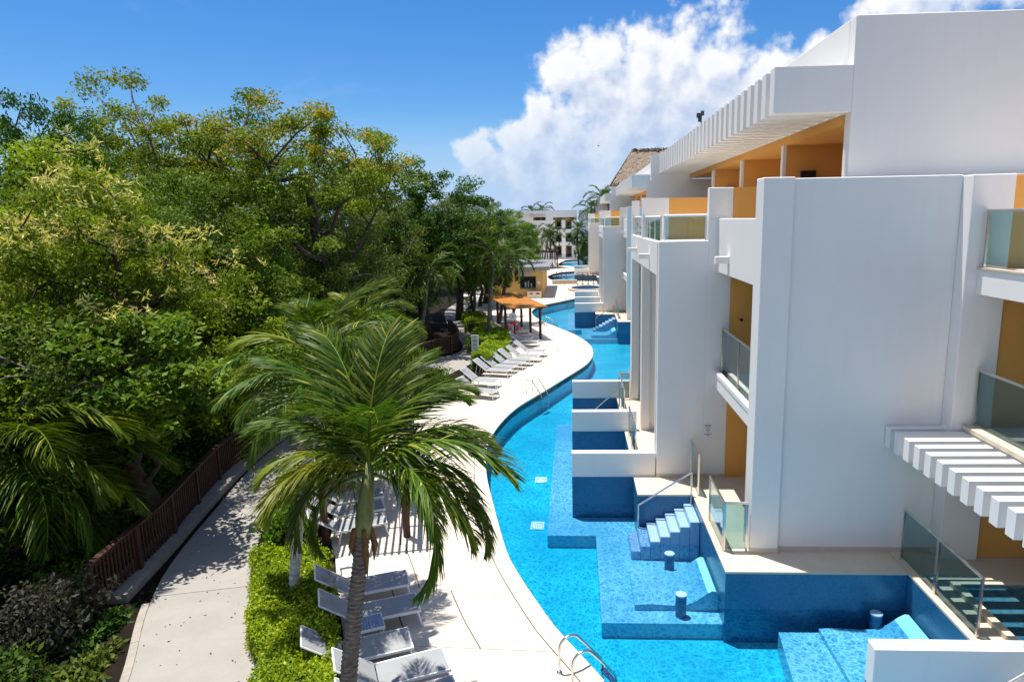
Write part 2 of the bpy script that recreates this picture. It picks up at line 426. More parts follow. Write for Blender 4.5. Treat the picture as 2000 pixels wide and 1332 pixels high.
def copy_tree(o, label=None, parent=None):
    kids = list(o.children); c = o.copy(); COL.objects.link(c)
    if parent is not None: c.parent = parent
    if label: c['label'] = label
    for k in kids: copy_tree(k, None, c)
    return c
def npmesh(name, V, F, m, tint=None, smooth=False):
    """V (n,3) float, F (k,4) int quads"""
    V = np.asarray(V, np.float32); F = np.asarray(F, np.int32); me = bpy.data.meshes.new(name)
    me.vertices.add(len(V)); me.vertices.foreach_set('co', V.ravel())
    k = F.shape[1]; me.loops.add(F.size); me.loops.foreach_set('vertex_index', F.ravel())
    me.polygons.add(len(F)); me.polygons.foreach_set('loop_start', np.arange(0, F.size, k, dtype=np.int32))
    me.polygons.foreach_set('loop_total', np.full(len(F), k, np.int32))
    if smooth: me.polygons.foreach_set('use_smooth', np.ones(len(F), bool))
    if tint is not None:
        a = me.attributes.new('tint', 'FLOAT', 'POINT'); a.data.foreach_set('value', np.asarray(tint, np.float32))
    me.materials.append(MATS[m]); me.update(calc_edges=True); me.validate(); return me

# ------------------------------------------------------------------ ground, pools, deck, path
tag(MB().prism([(-1500, -200), (-5.0, -200), (-5.0, 150), (-1500, 150)], -.9, -.32).build('ground', 'soil'), kind='structure')
tag(MB().prism([(-1500, 150.01), (1500, 150.01), (1500, 1600), (-1500, 1600)], -.9, -.32).build('ground', 'soil'), kind='structure')
tag(MB().prism([(13, -200), (1500, -200), (1500, 150), (13, 150)], -.9, -.32).build('ground', 'soil'), kind='structure')
tag(MB().prism([(-5, -200), (13, -200), (13, -4), (-5, -4)], -.9, -.32).build('ground', 'soil'), kind='structure')

EDGE = [(2.6, 0.0), (2.2, 4.5), (1.25, 8.4), (.42, 10.04), (-.29, 11.25), (-.63, 11.89), (-1.35, 13.52), (-1.75, 14.68), (-2.38, 17.31), (-2.86, 19.6), (-3.12, 21.99), (-2.98, 24.33),
        (-2.47, 26.78), (-1.52, 29.27), (-.63, 31.7), (.41, 34.54), (.82, 36.3), (.98, 38.23), (.81, 40.82), (.02, 44.02), (-1.26, 47.3), (-2.5, 50.31), (-3.5, 54.0), (-3.68, 57.0), (-3.1, 59.81), (-1.62, 62.3), (.02, 64.98), (1.2, 66.6), (3.6, 67.6)]
def spline(pts, per=6):
    P = [np.array(p, float) for p in pts]; out = []
    for i in range(len(P) - 1):
        p0 = P[max(i - 1, 0)]; p1 = P[i]; p2 = P[i + 1]; p3 = P[min(i + 2, len(P) - 1)]
        for k in range(per):
            t = k / per; out.append(.5 * ((2 * p1) + (-p0 + p2) * t + (2 * p0 - 5 * p1 + 4 * p2 - p3) * t * t + (-p0 + 3 * p1 - 3 * p2 + p3) * t ** 3))
    out.append(P[-1]); return out
def resample(C, step):
    C = [np.array(c) for c in C]; d = [0]
    for i in range(1, len(C)): d.append(d[-1] + np.linalg.norm(C[i] - C[i - 1]))
    n = max(2, int(round(d[-1] / step)) + 1); s = np.linspace(0, d[-1], n)
    return np.stack([np.interp(s, d, [c[k] for c in C]) for k in range(len(C[0]))], 1)
def normals(C):
    T = np.gradient(C, axis=0); T /= np.linalg.norm(T, axis=1)[:, None]; return np.stack([-T[:, 1], T[:, 0]], 1)
CE = resample(spline(EDGE), .25); NE = normals(CE)          # normal points to the deck (left)
# pool floor, side wall, water
tag(MB().box(-8, 13, -3, 70, -1.15, -.86).build('pool_floor', 'pool_mosaic'), kind='structure')
def strip_wall(C, z0, z1, name, m, thick=.2):
    N = normals(C); mb = MB(); n = len(C)
    vs = [(c[0], c[1], z0) for c in C] + [(c[0], c[1], z1) for c in C]
    mb.add(vs, [(i + 1, i, n + i, n + i + 1) for i in range(n - 1)])
    return tag(mb.build(name, m), kind='structure')
strip_wall(CE, -.9, -.03, 'pool_wall', 'pool_mosaic')
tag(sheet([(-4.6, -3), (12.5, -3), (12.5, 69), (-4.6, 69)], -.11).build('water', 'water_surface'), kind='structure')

# deck base sheet (joint coloured) with the pools left out
DB = [(-12, -4)] + [(2.9, -4)] + [tuple(c - 0 * n) for c, n in zip(CE, NE)] + [(3.6, 67.6), (13, 67.6), (13, 84), (-2.46, 83.88), (-3.3, 86.9), (-3.78, 90.9), (-3.2, 94.5), (-2.1, 97.64), (0, 99.2), (13, 99.2), (13, 110),
      (-.25, 110.02), (-2.39, 111.7), (-2.9, 115), (-2.7, 118.3), (-1.73, 126.9), (0, 128), (13, 128), (13, 150), (-12, 150)]
tag(MB().prism(DB, -.30, -.037).build('planting_soil', 'soil'), kind='structure')
pd = None
tag(MB().prism([(-12, 68.0), (3.6, 67.62), (12.9, 67.62), (12.9, 83.9), (-2.46, 83.9), (-3.35, 86.9), (-3.82, 90.9), (-3.25, 94.5), (-2.14, 97.68), (0, 99.3), (12.9, 99.3), (12.9, 109.9),
      (-.25, 109.9), (-2.45, 111.6), (-2.96, 115), (-2.75, 118.3), (-1.78, 126.9), (0, 128.1), (12.9, 128.1), (12.9, 149), (-12, 149)], -.028, 0).build('far_deck', 'deck_stone'), kind='structure')
for nm, P in (('far_pool', [(-4, 83.5), (13.5, 83.5), (13.5, 99.6), (-4, 99.6)]), ('far_pool', [(-3.2, 109.6), (13.5, 109.6), (13.5, 128.5), (-3.2, 128.5)])):
    tag(MB().prism(P, -1.0, -.80).build('pool_floor', 'pool_mosaic'), kind='structure')
    tag(sheet(P, -.11).build('water', 'water_surface'), kind='structure')

# big deck slabs between coping and planting
BACK = [(-2.0, 0.0), (-2.6, 4.5), (-3.4, 8.4), (-3.95, 9.9), (-4.5, 11.3), (-4.9, 12.2), (-5.7, 14.2), (-6.2, 15.3), (-6.9, 17.8), (-7.1, 20), (-7.0, 22), (-6.6, 24.3),
        (-6.2, 26.8), (-5.6, 29.3), (-5.0, 31.5), (-4.75, 33.2), (-4.6, 35.2), (-4.45, 37), (-4.4, 39.5), (-4.9, 43), (-5.9, 46.5), (-7.0, 50), (-8.2, 54), (-9.0, 57), (-9.4, 60), (-9.6, 63), (-9.8, 66), (-9.9, 67.2), (-10, 67.9)]
def joint_pair(a, b):
    A = spline(a, 12); B = spline(b, 12); return np.array(A), np.array(B)
A_, B_ = joint_pair(EDGE, BACK)
pd = tag(MB().prism([tuple(p) for p in A_] + [tuple(p) for p in B_[::-1]], -.29, -.030).build('pool_deck', 'joint'), kind='structure')
# coping: short stones along the edge
CP = resample(spline(EDGE), 1.15); NP_ = normals(CP)
def at_s(C, N, i): return C[i], N[i]
seg = 5; CF = resample(spline(EDGE), 1.15 / seg); NF = normals(CF)
nst = (len(CF) - 1) // seg
for k in range(nst):
    a = k * seg; idx = range(a, a + seg + 1)
    g0 = .006
    pts = [CF[i].copy() for i in idx]; ns = [NF[i] for i in idx]
    tdir0 = (CF[a + 1] - CF[a]); tdir0 /= np.linalg.norm(tdir0); tdir1 = (CF[a + seg] - CF[a + seg - 1]); tdir1 /= np.linalg.norm(tdir1)
    pts[0] = pts[0] + tdir0 * g0; pts[-1] = pts[-1] - tdir1 * g0
    poly = [tuple(p - n * .03) for p, n in zip(pts, ns)] + [tuple(p + n * .335) for p, n in zip(pts, ns)][::-1]
    MB().prism(poly, -.045, .004).build('coping_stone', 'coping_stone', pd)
# arc length along edge to place the joints
dl = np.concatenate([[0], np.cumsum(np.linalg.norm(np.diff(A_, axis=0), axis=1))])
L = dl[-1]; nrow = int(L / 1.9); rng = random.Random(4)
def interp(C, s): return np.array([np.interp(s, dl, C[:, 0]), np.interp(s, dl, C[:, 1])])
NA = normals(A_)
inner = A_ + NA * .358
for r in range(nrow):
    s0 = L * r / nrow + .009; s1 = L * (r + 1) / nrow - .009
    ss = np.linspace(s0, s1, 6)
    cuts = [0.0, .5 + rng.uniform(-.06, .06), 1.0] if r % 3 else [0.0, .34, .68, 1.0]
    for c in range(len(cuts) - 1):
        t0 = cuts[c] + (.004 if c else 0); t1 = cuts[c + 1] - .004
        lo = [tuple(interp(inner, s) * (1 - t0) + interp(B_, s) * t0) for s in ss]; hi = [tuple(interp(inner, s) * (1 - t1) + interp(B_, s) * t1) for s in ss]
        MB().prism(lo + hi[::-1], -.045, rng.uniform(-.001, .001)).build('paving_slab', 'deck_stone', pd)

# path: concrete bays between joints, with kerb on the left
PL = [(-6.2, 4.0), (-6.9, 7.5), (-7.75, 9.86), (-8.8, 12.0), (-9.45, 13.9), (-10.0, 16.9), (-10.48, 20.0), (-10.55, 23.2), (-10.2, 27.3), (-8.75, 32.0), (-7.95, 36.6), (-6.9, 38.9), (-7.4, 42.0), (-9.0, 47.0), (-11.0, 55.0), (-11.4, 60), (-10.6, 68)]
PR = [(-3.6, 4.0), (-4.6, 7.5), (-5.44, 9.9), (-6.84, 12.4), (-7.7, 14.4), (-8.4, 17.0), (-8.6, 20), (-8.5, 23.0), (-8.1, 27), (-6.9, 31.5), (-5.7, 35.5), (-5.2, 38.3), (-5.6, 41.5), (-7.2, 46.5), (-9.2, 54.5), (-9.7, 60), (-9.0, 68)]
pl, pr = np.array(spline(PL, 6)), np.array(spline(PR, 6))
path = tag(MB().prism([tuple(p) for p in pl] + [tuple(p) for p in pr[::-1]], -.3, -.02).build('path', 'joint'), kind='structure')
dp = np.concatenate([[0], np.cumsum(np.linalg.norm(np.diff(pl, axis=0), axis=1))])
def ip(C, s): return np.array([np.interp(s, dp, C[:, 0]), np.interp(s, dp, C[:, 1])])
nb = int(dp[-1] / 2.9)
for r in range(nb):
    ss = np.linspace(dp[-1] * r / nb + .007, dp[-1] * (r + 1) / nb - .007, 5)
    MB().prism([tuple(ip(pl, s)) for s in ss] + [tuple(ip(pr, s)) for s in ss][::-1], -.03, 0).build('concrete_bay', 'path_concrete', path)
def kerb(C, w, z0, z1, name, m, step=1.4):
    C = resample(C, step / 4); N = normals(C); k = 0
    root = None
    for a in range(0, len(C) - 4, 4):
        q = C[a:a + 5].copy(); n = N[a:a + 5]
        q[-1] = q[-1] + (q[-2] - q[-1]) * .03
        o = MB().prism([tuple(p) for p in q] + [tuple(p + m_ * w) for p, m_ in zip(q, n)][::-1], z0, z1).build(name, m, root)
        if root is None: root = tag(o, kind='structure')
kerb(pl[8:22], .14, -.3, .02, 'path_kerb', 'concrete_kerb')
# raised concrete footing under the fence
FENCE1 = [(-9.62, 11.6), (-9.75, 12.6), (-9.85, 13.6), (-10.0, 14.7), (-10.42, 16.7), (-10.83, 18.9), (-10.95, 20.7), (-10.98, 23), (-10.75, 25.4), (-10.4, 28.2)]
FOOT = [(-9.42, 12.3), (-9.74, 14.5), (-10.16, 16.93), (-10.6, 20.1), (-10.68, 23), (-10.35, 27.2)]
FENCE2 = [(-9.45, 31.0), (-8.75, 33.2), (-8.2, 35.4), (-7.5, 37.0), (-7.0, 38.3), (-7.15, 39.6), (-7.7, 41.6), (-8.7, 44.6)]
kerb(np.array(spline(FOOT, 8)), .62, -.3, .16, 'fence_footing', 'concrete_kerb', 2.0)
# ------------------------------------------------------------------ hotel building
def bx(name, m, root, *b, bevel=0.0):
    return MB().box(*b).build(name, m, root, bevel=bevel)
WP, OP = 'white_plaster', 'orange_plaster'
def glass_run(root, pts, z0, z1, posts=True, m='balcony_glass', rail='steel', post_m='steel', rr=.028):
    """glass balustrade along a list of points: panes, rail and posts"""
    for a, b in zip(pts[:-1], pts[1:]):
        a = Vector((*a, 0)); b = Vector((*b, 0)); d = (b - a); Ln = d.length; d.normalize(); n = Vector((-d.y, d.x, 0)) * .006
        k = max(1, int(round(Ln / 1.5)))
        for i in range(k):
            p = a + d * (Ln * i / k + .03); q = a + d * (Ln * (i + 1) / k - .03)
            MB().add([], []) if False else None
            mb = MB(); mb.prism([tuple((p - n).xy), tuple((q - n).xy), tuple((q + n).xy), tuple((p + n).xy)], z0 + .05, z1 - .03); mb.build('glass_pane', m, root)
        if posts:
            for i in range(k + 1):
                p = a + d * min(max(Ln * i / k, .02), Ln - .02)
                MB().box(p.x - .02, p.x + .02, p.y - .02, p.y + .02, z0, z1 - .02).build('post', post_m, root)
    MB().tube([(p[0], p[1], z1) for p in pts], rr, 8).build('handrail', rail, root)

def make_hotel(label, unit_a=True):
    global ORG
    ORG = (3.65, 13.2, .7)
    R = thing('hotel_building', label, 'hotel building', ORG)
    # --- unit B : tall side wall that faces the camera, with pillar
    bx('pillar', WP, R, 3.62, 4.20, 13.20, 13.75, .70, 8.40, bevel=.012)
    bx('side_wall', WP, R, 4.2, 7.36, 13.30, 13.72, .70, 8.38, bevel=.012)
    bx('skirting', 'travertine', R, 4.21, 7.34, 13.285, 13.30, .70, .80)
    bx('skirting', 'travertine', R, 3.61, 4.21, 13.185, 13.20, .70, .80)
    # facade of unit B toward the pool
    bx('parapet', WP, R, 3.66, 3.86, 13.75, 17.40, 6.28, 7.63, bevel=.01)
    bx('balcony_slab', WP, R, 3.64, 6.2, 13.75, 17.40, 3.28, 3.58)
    bx('slab_curb', WP, R, 3.63, 3.76, 13.75, 17.40, 3.58, 3.70, bevel=.008)
    bx('floor_slab', WP, R, 3.86, 6.9, 13.75, 17.40, 6.30, 6.50)
    bx('back_wall', OP, R, 6.2, 6.4, 13.75, 17.40, .7, 6.30)
    bx('inner_wall', OP, R, 4.2, 6.2, 13.722, 13.75, .7, 6.28)
    for z in (.72, 3.60):
        MB().box(6.17, 6.2, 14.3, 16.7, z, z + 2.2).build('balcony_door', 'dark_glass', R)
        MB().box(6.16, 6.19, 14.2, 14.3, z, z + 2.25).build('door_frame', 'dark_metal', R)
        MB().box(6.16, 6.19, 16.7, 16.8, z, z + 2.25).build('door_frame', 'dark_metal', R)
    glass_run(R, [(3.84, 13.77), (3.84, 17.37)], 3.60, 4.80)
    bx('scupper', WP, R, 3.34, 3.66, 16.05, 16.25, 6.58, 6.74)
    MB().box(4.28, 4.34, 17.33, 17.40, 5.0, 5.06).build('wall_lamp', 'dark_fixture', R)
    # partition between B and C : white outside, orange inside
    bx('side_wall', WP, R, 2.17, 3.42, 17.40, 17.66, .70, 7.08, bevel=.012)
    bx('side_wall', WP, R, 3.42, 4.02, 17.40, 17.66, .70, 8.40, bevel=.012)
    bx('partition', OP, R, 4.02, 6.9, 17.40, 17.66, .70, 8.40)
    bx('skirting', 'travertine', R, 2.16, 4.0, 17.385, 17.40, .70, .79)
    # --- unit C : tall slots between pillars, roof terrace with glass
    bx('pillar', WP, R, 2.15, 2.42, 17.66, 17.80, .70, 6.18)
    bx('pillar', WP, R, 2.15, 2.42, 21.50, 21.86, .70, 6.18)
    bx('pillar', WP, R, 2.15, 2.42, 25.30, 25.62, .70, 6.18)
    bx('facade_wall', WP, R, 2.15, 2.42, 17.66, 25.62, 6.18, 7.06, bevel=.01)
    bx('pier', WP, R, 2.15, 2.42, 21.50, 21.86, 7.06, 8.30)
    bx('pier', WP, R, 2.15, 2.42, 25.30, 25.62, 7.06, 8.30)
    bx('partition', WP, R, 2.42, 2.98, 21.56, 21.80, 6.98, 8.28)
    bx('partition', OP, R, 2.98, 5.40, 21.56, 21.80, 6.98, 8.28)
    bx('partition', WP, R, 2.42, 4.4, 21.56, 21.80, .70, 6.70)
    bx('floor_slab', WP, R, 2.42, 6.9, 17.66, 25.62, 6.72, 6.96)
    bx('back_wall', WP, R, 4.4, 4.6, 17.66, 25.62, .70, 6.70)
    bx('side_wall', WP, R, 2.15, 3.65, 25.62, 25.86, .70, 7.06)
    bx('side_wall', WP, R, 3.4, 3.65, 25.86, 32.2, .70, 7.6)
    glass_run(R, [(2.30, 17.56), (3.40, 17.56)], 7.06, 7.72, rail='white_metal', post_m='white_metal', rr=.035)
    glass_run(R, [(2.24, 17.60), (2.24, 21.46)], 7.04, 7.70, rail='white_metal', post_m='white_metal', rr=.03)
    glass_run(R, [(2.24, 21.9), (2.24, 25.26)], 7.04, 7.70, rail='white_metal', post_m='white_metal', rr=.03)
    for y in (19.4, 23.4): bx('scupper', WP, R, 1.84, 2.15, y, y + .18, 6.52, 6.66)
    # --- top floor: loggias behind the terraces, white pergola over them
    bx('roof_slab', OP, R, 5.42, 6.95, 14.3, 32.2, 9.45, 9.64)
    for y in (18.1, 22.5, 27.05):
        bx('loggia_partition', OP, R, 5.50, 6.9, y, y + .16, 8.0, 9.45); bx('partition_edge', WP, R, 5.41, 5.50, y - .005, y + .165, 7.0, 9.45)
    bx('loggia_wall', OP, R, 6.9, 7.1, 14.3, 32.2, 6.5, 9.44)
    bx('loggia_floor', 'terrace_tile', R, 5.42, 6.9, 13.75, 32.2, 6.5, 6.66)
    for y in (14.9, 19.3, 23.7, 28.2):
        dr = MB().box(6.86, 6.90, y, y + 2.3, 6.67, 8.95).build('balcony_door', 'door_wood', R)
        MB().box(6.84, 6.86, y + .15, y + 1.05, 6.8, 8.8).build('door_pane', 'dark_glass', dr)
        MB().box(6.84, 6.86, y + 1.25, y + 2.15, 6.8, 8.8).build('door_pane', 'dark_glass', dr)
        MB().box(6.80, 6.84, y + 1.12, y + 1.15, 7.6, 7.9).build('door_handle', 'steel', dr)
    for y, x in ((18.02, 5.88), (22.42, 5.9), (26.97, 5.9)): MB().box(x, x + .36, y - .03, y + .08, 8.52, 8.80).build('wall_lamp', 'dark_fixture', R)
    bx('end_wall', WP, R, 5.47, 13.0, 14.0, 14.3, 8.40, 11.45, bevel=.012)
    bx('roof_ledge', WP, R, 4.2, 13.0, 13.72, 14.0, 8.0, 8.2)
    bx('roof_wall', WP, R, 5.47, 5.75, 14.3, 32.5, 9.66, 11.45, bevel=.012)
    bx('roof_top', 'grey_roof', R, 5.75, 13.0, 14.3, 32.5, 11.0, 11.1)
    bx('fin_wall', WP, R, 3.60, 5.47, 32.25, 32.5, 7.6, 10.56)
    bx('fin_wall', WP, R, 3.4, 13.0, 32.201, 32.249, .7, 9.4)
    bm = MB().box(3.96, 5.468, 14.0, 14.3, 9.67, 10.54).mesh('pergola_beam', WP, ORG)
    for k in range(31):
        o = bpy.data.objects.new('pergola_beam', bm); COL.objects.link(o); o.parent = R; o.location = (0, .607 * k, 0)
    bx('pergola_girder', WP, R, 5.36, 5.466, 14.301, 32.2, 9.645, 9.669)
    if unit_a:
        # --- unit A, nearest: block, balconies and the low white pergola
        bx('side_wall', WP, R, 7.36, 8.12, 12.95, 13.70, .70, 8.36, bevel=.012)
        bx('partition', OP, R, 8.12, 11.5, 13.05, 13.70, .70, 8.34)
        bx('bounce_cap', WP, R, 8.12, 11.5, 13.03, 13.72, 8.341, 8.372)  # white slab added to keep orange bounce off the end wall
        bx('back_wall', OP, R, 11.3, 11.5, 4.0, 13.05, .70, 8.3)
        bx('balcony_slab', WP, R, 7.62, 11.3, 4.0, 12.95, 3.10, 3.50)
        bx('slab_edge', 'travertine', R, 7.56, 7.85, 4.0, 12.95, 3.50, 3.58)
        bx('balcony_slab', WP, R, 7.58, 11.3, 4.0, 12.95, 6.15, 6.62, bevel=.01)
        bx('slab_edge', 'travertine', R, 7.56, 7.8, 4.0, 12.96, 6.62, 6.66)
        glass_run(R, [(7.76, 12.90), (7.76, 5.0)], 3.58, 4.68)
        glass_run(R, [(7.66, 12.92), (7.66, 5.0)], 6.66, 7.70)
        b2 = MB().box(6.27, 7.62, 13.09, 13.29, 3.03, 3.45).mesh('pergola_beam', WP, ORG)
        for k in range(16):
            o = bpy.data.objects.new('pergola_beam', b2); COL.objects.link(o); o.parent = R; o.location = (0, -.387 * k - (.01 if k == 0 else 0), 0)
        MB().box(8.5, 11.3, 12.97, 13.05, 2.85, 2.93).build('curtain_rail', 'dark_metal', R)
        MB().box(9.1, 9.16, 12.98, 13.05, 4.98, 5.04).build('wall_lamp', 'dark_fixture', R)
        for z in (.72, 3.6): MB().box(11.26, 11.3, 6.0, 11.5, z, z + 2.2).build('balcony_door', 'dark_glass', R)
    ORG = (0, 0, 0)
    return R
H1 = make_hotel('nearest white hotel block with pillar, white slatted pergola and balcony glass, right', True)
H2 = make_hotel('second white hotel block along the pool, below the thatched roof', False)
H2.location = (3.6, 46.0, .7)
H3 = copy_tree(H2, 'third and smallest white hotel block beyond the bridge railing')
H3.location = (3.35, 80.2, .7)

# wall notice on unit C's side wall
t = thing('wall_notice', 'small pale notice with dark red header on white wall by the stairs', 'sign', (3.53, 17.39, 2.02))
npl = MB().box(-.10, .10, -.012, 0, -.17, .17).build('notice_plate', 'sign_white', t, (0, 0, 0))
MB().box(-.085, .085, -.016, -.012, .125, .155).build('header_bar', 'sign_red', npl, (0, 0, 0))
for i, (z, w) in enumerate(((.07, .05), (.02, .06), (-.03, .03), (-.13, .03))): MB().box(-w, w, -.015, -.012, z - .014, z + .014).build('print_line', 'sign_grey', npl, (0, 0, 0))
MB().box(-.10, .10, -.016, -.012, -.10, -.085).build('print_line', 'sign_red', npl, (0, 0, 0))

# rooftop mast
t = thing('roof_antenna', 'thin dark antenna mast on the near hotel roof', 'antenna', (4.95, 27.2, 10.54))
MB().tube([(0, 0, 0), (0, 0, 1.15)], .025, 6).build('mast', 'dark_metal', t, (0, 0, 0))
for dx, z in ((-.18, 1.0), (-.12, .85), (.1, 1.08)): MB().box(min(0, dx), max(0, dx), -.03, .03, z - .1, z + .08).build('bracket', 'dark_metal', t, (0, 0, 0))

# ------------------------------------------------------------------ terraces over the water
def terrace(poly, name='terrace', top='travertine', z=.70):
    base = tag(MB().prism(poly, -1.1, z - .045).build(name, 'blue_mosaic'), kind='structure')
    n = len(poly); c = np.mean(poly, 0)
    MB().prism(poly, z - .0445, z).build('terrace_paving', top, base)
    return base
def terrace_set(dx, dy, a=True):
    f = lambda P: [(x + dx, y + dy) for x, y in P]
    tb = terrace(f([(2.95, 12.42), (6.5, 12.42), (6.5, 13.9), (6.3, 17.66), (1.55, 17.66), (1.55, 16.2), (2.95, 16.2)]))
    terrace(f([(1.60, 17.70), (4.4, 17.70), (4.4, 25.6), (1.60, 25.6)]))
    return tb
terrace_set(0, 0); terrace_set(-.05, 32.8); terrace_set(-.3, 67.0)
ta = terrace([(6.5, 3.5), (11.3, 3.5), (11.3, 13.04), (7.36, 13.04), (7.36, 13.29), (6.51, 13.29)])
def plunge(x0, x1, y0, y1, label):
    t = thing('plunge_pool', label, 'plunge pool', (x0, y0, .70))
    mb = MB(); w = .14
    for b in ((x0, x1, y0, y0 + w), (x0, x1, y1 - w, y1), (x0, x0 + w, y0 + w, y1 - w), (x1 - w, x1, y0 + w, y1 - w)): mb.box(*b, .70, .80)
    mb.build('pool_rim', 'travertine', t, (x0, y0, .70))
    MB().box(x0 + w, x1 - w, y0 + w, y1 - w, .705, .715).build('pool_bottom', 'plunge_mosaic', t, (x0, y0, .70))
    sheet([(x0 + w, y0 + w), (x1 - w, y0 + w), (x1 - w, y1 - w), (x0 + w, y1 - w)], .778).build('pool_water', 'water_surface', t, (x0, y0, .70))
plunge(7.05, 8.6, 8.6, 12.0, 'teal plunge pool striped by pergola shade behind the right glass rail')
plunge(2.45, 3.9, 22.2, 24.9, 'small far plunge pool glimpsed between the white pillars')

# glass rails standing on terraces
def rail_thing(name, label, cat, pts, z0, z1, group=None):
    global ORG
    ORG = (pts[0][0], pts[0][1], z0); t = thing(name, label, cat, ORG, 0, group)
    glass_run(t, pts, z0, z1); ORG = (0, 0, 0); return t
rail_thing('glass_railing', 'glass railing beside the pool stairs, ending at the white pillar', 'railing', [(3.08, 14.75), (3.08, 13.28), (3.58, 13.28)], .70, 1.78)
rail_thing('glass_gate', 'glass gate with steel frame at the head of the pool stairs', 'gate', [(3.08, 17.3), (3.08, 16.15)], .70, 1.78)
rail_thing('glass_railing', 'tinted glass railing at right under the low white pergola', 'railing', [(6.64, 13.0), (6.64, 11.7), (6.64, 10.35)], .70, 1.78)
rail_thing('glass_railing', 'glass railing between the white divider walls below the pillars', 'railing', [(2.12, 25.4), (1.68, 25.4), (1.68, 22.6)], .70, 1.78)
rail_thing('glass_railing', 'narrow glass railing behind the nearest of three divider walls', 'railing', [(1.68, 20.6), (1.68, 18.2)], .70, 1.78)
rail_thing('glass_railing', 'glass railing on the far terrace corner near the second hotel block', 'railing', [(3.0, 49.2), (3.0, 46.6)], .70, 1.78)

def stair_rail(label, x0, x1, y, z0, z1):
    t = thing('stair_handrail', label, 'handrail', (x1, y, .3))
    MB().tube([(x0, y, z0), (x1, y, z1)], .025, 8).build('rail_bar', 'steel', t, (x1, y, .3))
    MB().tube([(x1, y, z1), (x1, y, .30)], .025, 8).build('post', 'steel', t, (x1, y, .3))
    MB().tube([(x0, y, z0), (x0, y, z0 - .75)], .025, 8).build('post', 'steel', t, (x1, y, .3))
stair_rail('sloping steel handrail over the nearest blue pool stairs', 1.56, 2.90, 16.12, .45, 1.34)
stair_rail('sloping steel handrail between the far pair of divider walls', .55, 1.62, 24.4, .45, 1.40)
stair_rail('sloping dark handrail on the stairs of the second hotel block', 1.5, 2.85, 48.9, .45, 1.34)
stair_rail('steel handrail leaning on the bottom right white wall', 5.6, 6.7, 8.8, .65, 1.45)

# stairs of blue mosaic
def stairs(label, dx, dy):
    t = thing('pool_stairs', label, 'stairs', (1.3 + dx, 15.1 + dy, -.9))
    for k in range(7):
        x1 = 2.945 - .235 * k; z = .47 - .127 * k
        MB().box(x1 - .235 + dx, x1 - .002 + dx, 15.12 + dy, 16.18 + dy, -.9, z).build('step', 'step_mosaic', t, (1.3 + dx, 15.1 + dy, -.9), bevel=.012)
stairs('nearest blue mosaic stairs climbing out of the pool to the glass gate', 0, 0)
stairs('blue mosaic stairs of the second hotel block, far along the pool', -.05, 32.8)
stairs('blue mosaic stairs half hidden behind the middle divider wall', -1.35, 8.6)

def sub_lounger(label, x0, y0, y1, z, flip=1, ln=1.75):
    prof = [(0, z - .02), (.35, z + .0), (.8, z - .03), (1.1, z - .01), (1.3, z + .08), (1.5, z + .24), (1.62, z + .31), (1.70, z + .30), (1.75, z + .22)]
    k = ln / 1.75
    P = [(x0 + p[0] * k, p[1]) for p in prof]; P = P + [(P[-1][0], -.9), (P[0][0], -.9)]
    o = MB().extr(P, 'y', y0, y1).build('submerged_lounger', 'shelf_mosaic', None, (x0, y0, -.9))
    tag(o, label, 'pool lounger')
sub_lounger('wavy blue mosaic lounger built under water below the stairs', 1.2, 12.98, 14.42, -.37)
sub_lounger('wide blue mosaic lounger under water at the bottom right', 4.72, 9.6, 12.1, -.30)
sub_lounger('small far blue mosaic lounger beside the second block stairs', 1.1, 45.7, 47.2, -.30)
def stool(label, x, y, z=-.02):
    t = thing('pool_stool', label, 'stool', (x, y, -.9))
    MB().cyl((0, 0), .115, 0, z + .9 - .03, 24).build('stem', 'blue_mosaic', t, (0, 0, 0)); MB().cyl((0, 0), .118, z + .9 - .03, z + .9, 24).build('seat', 'step_mosaic', t, (0, 0, 0))
stool('round blue mosaic stool between the stairs and the submerged lounger', 2.14, 14.52)
stool('round blue mosaic stool in front of the submerged lounger', 2.14, 12.80)
stool('round blue mosaic stool in the shaded corner, bottom right', 5.85, 12.2, -.03)

# shallow shelves
tag(MB().prism([(-.80, 26), (-.80, 16.36), (.48, 16.36), (.48, 12.52), (2.96, 12.52), (2.96, 17), (1.6, 17.2), (1.6, 26)], -.87, -.52).build('pool_shelf', 'shelf_mosaic'), kind='structure')
tag(MB().prism([(3.95, 12.12), (6.52, 12.12), (6.52, 5), (3.3, 5), (3.6, 9)], -.87, -.42).build('pool_shelf', 'shelf_mosaic'), kind='structure')
tag(MB().prism([(-.6, 59), (-.6, 49.2), (.45, 49.2), (.45, 45.4), (2.9, 45.4), (2.9, 50), (1.5, 50), (1.5, 59)], -.87, -.52).build('pool_shelf', 'shelf_mosaic'), kind='structure')
for (x, y), l in (((-1.2, 20.95), 'white pool floor grating level with the nearest divider wall'), ((-1.13, 17.6), 'white pool floor grating nearest the palm, left of the shelf corner')):
    t = thing('floor_grating', l, 'pool grating', (x, y, -.86))
    for k in range(8): MB().box(-.19 + k * .048, -.19 + k * .048 + .04, -.24, .24, 0, .03).build('grating_bar', 'pool_light', t, (0, 0, 0))

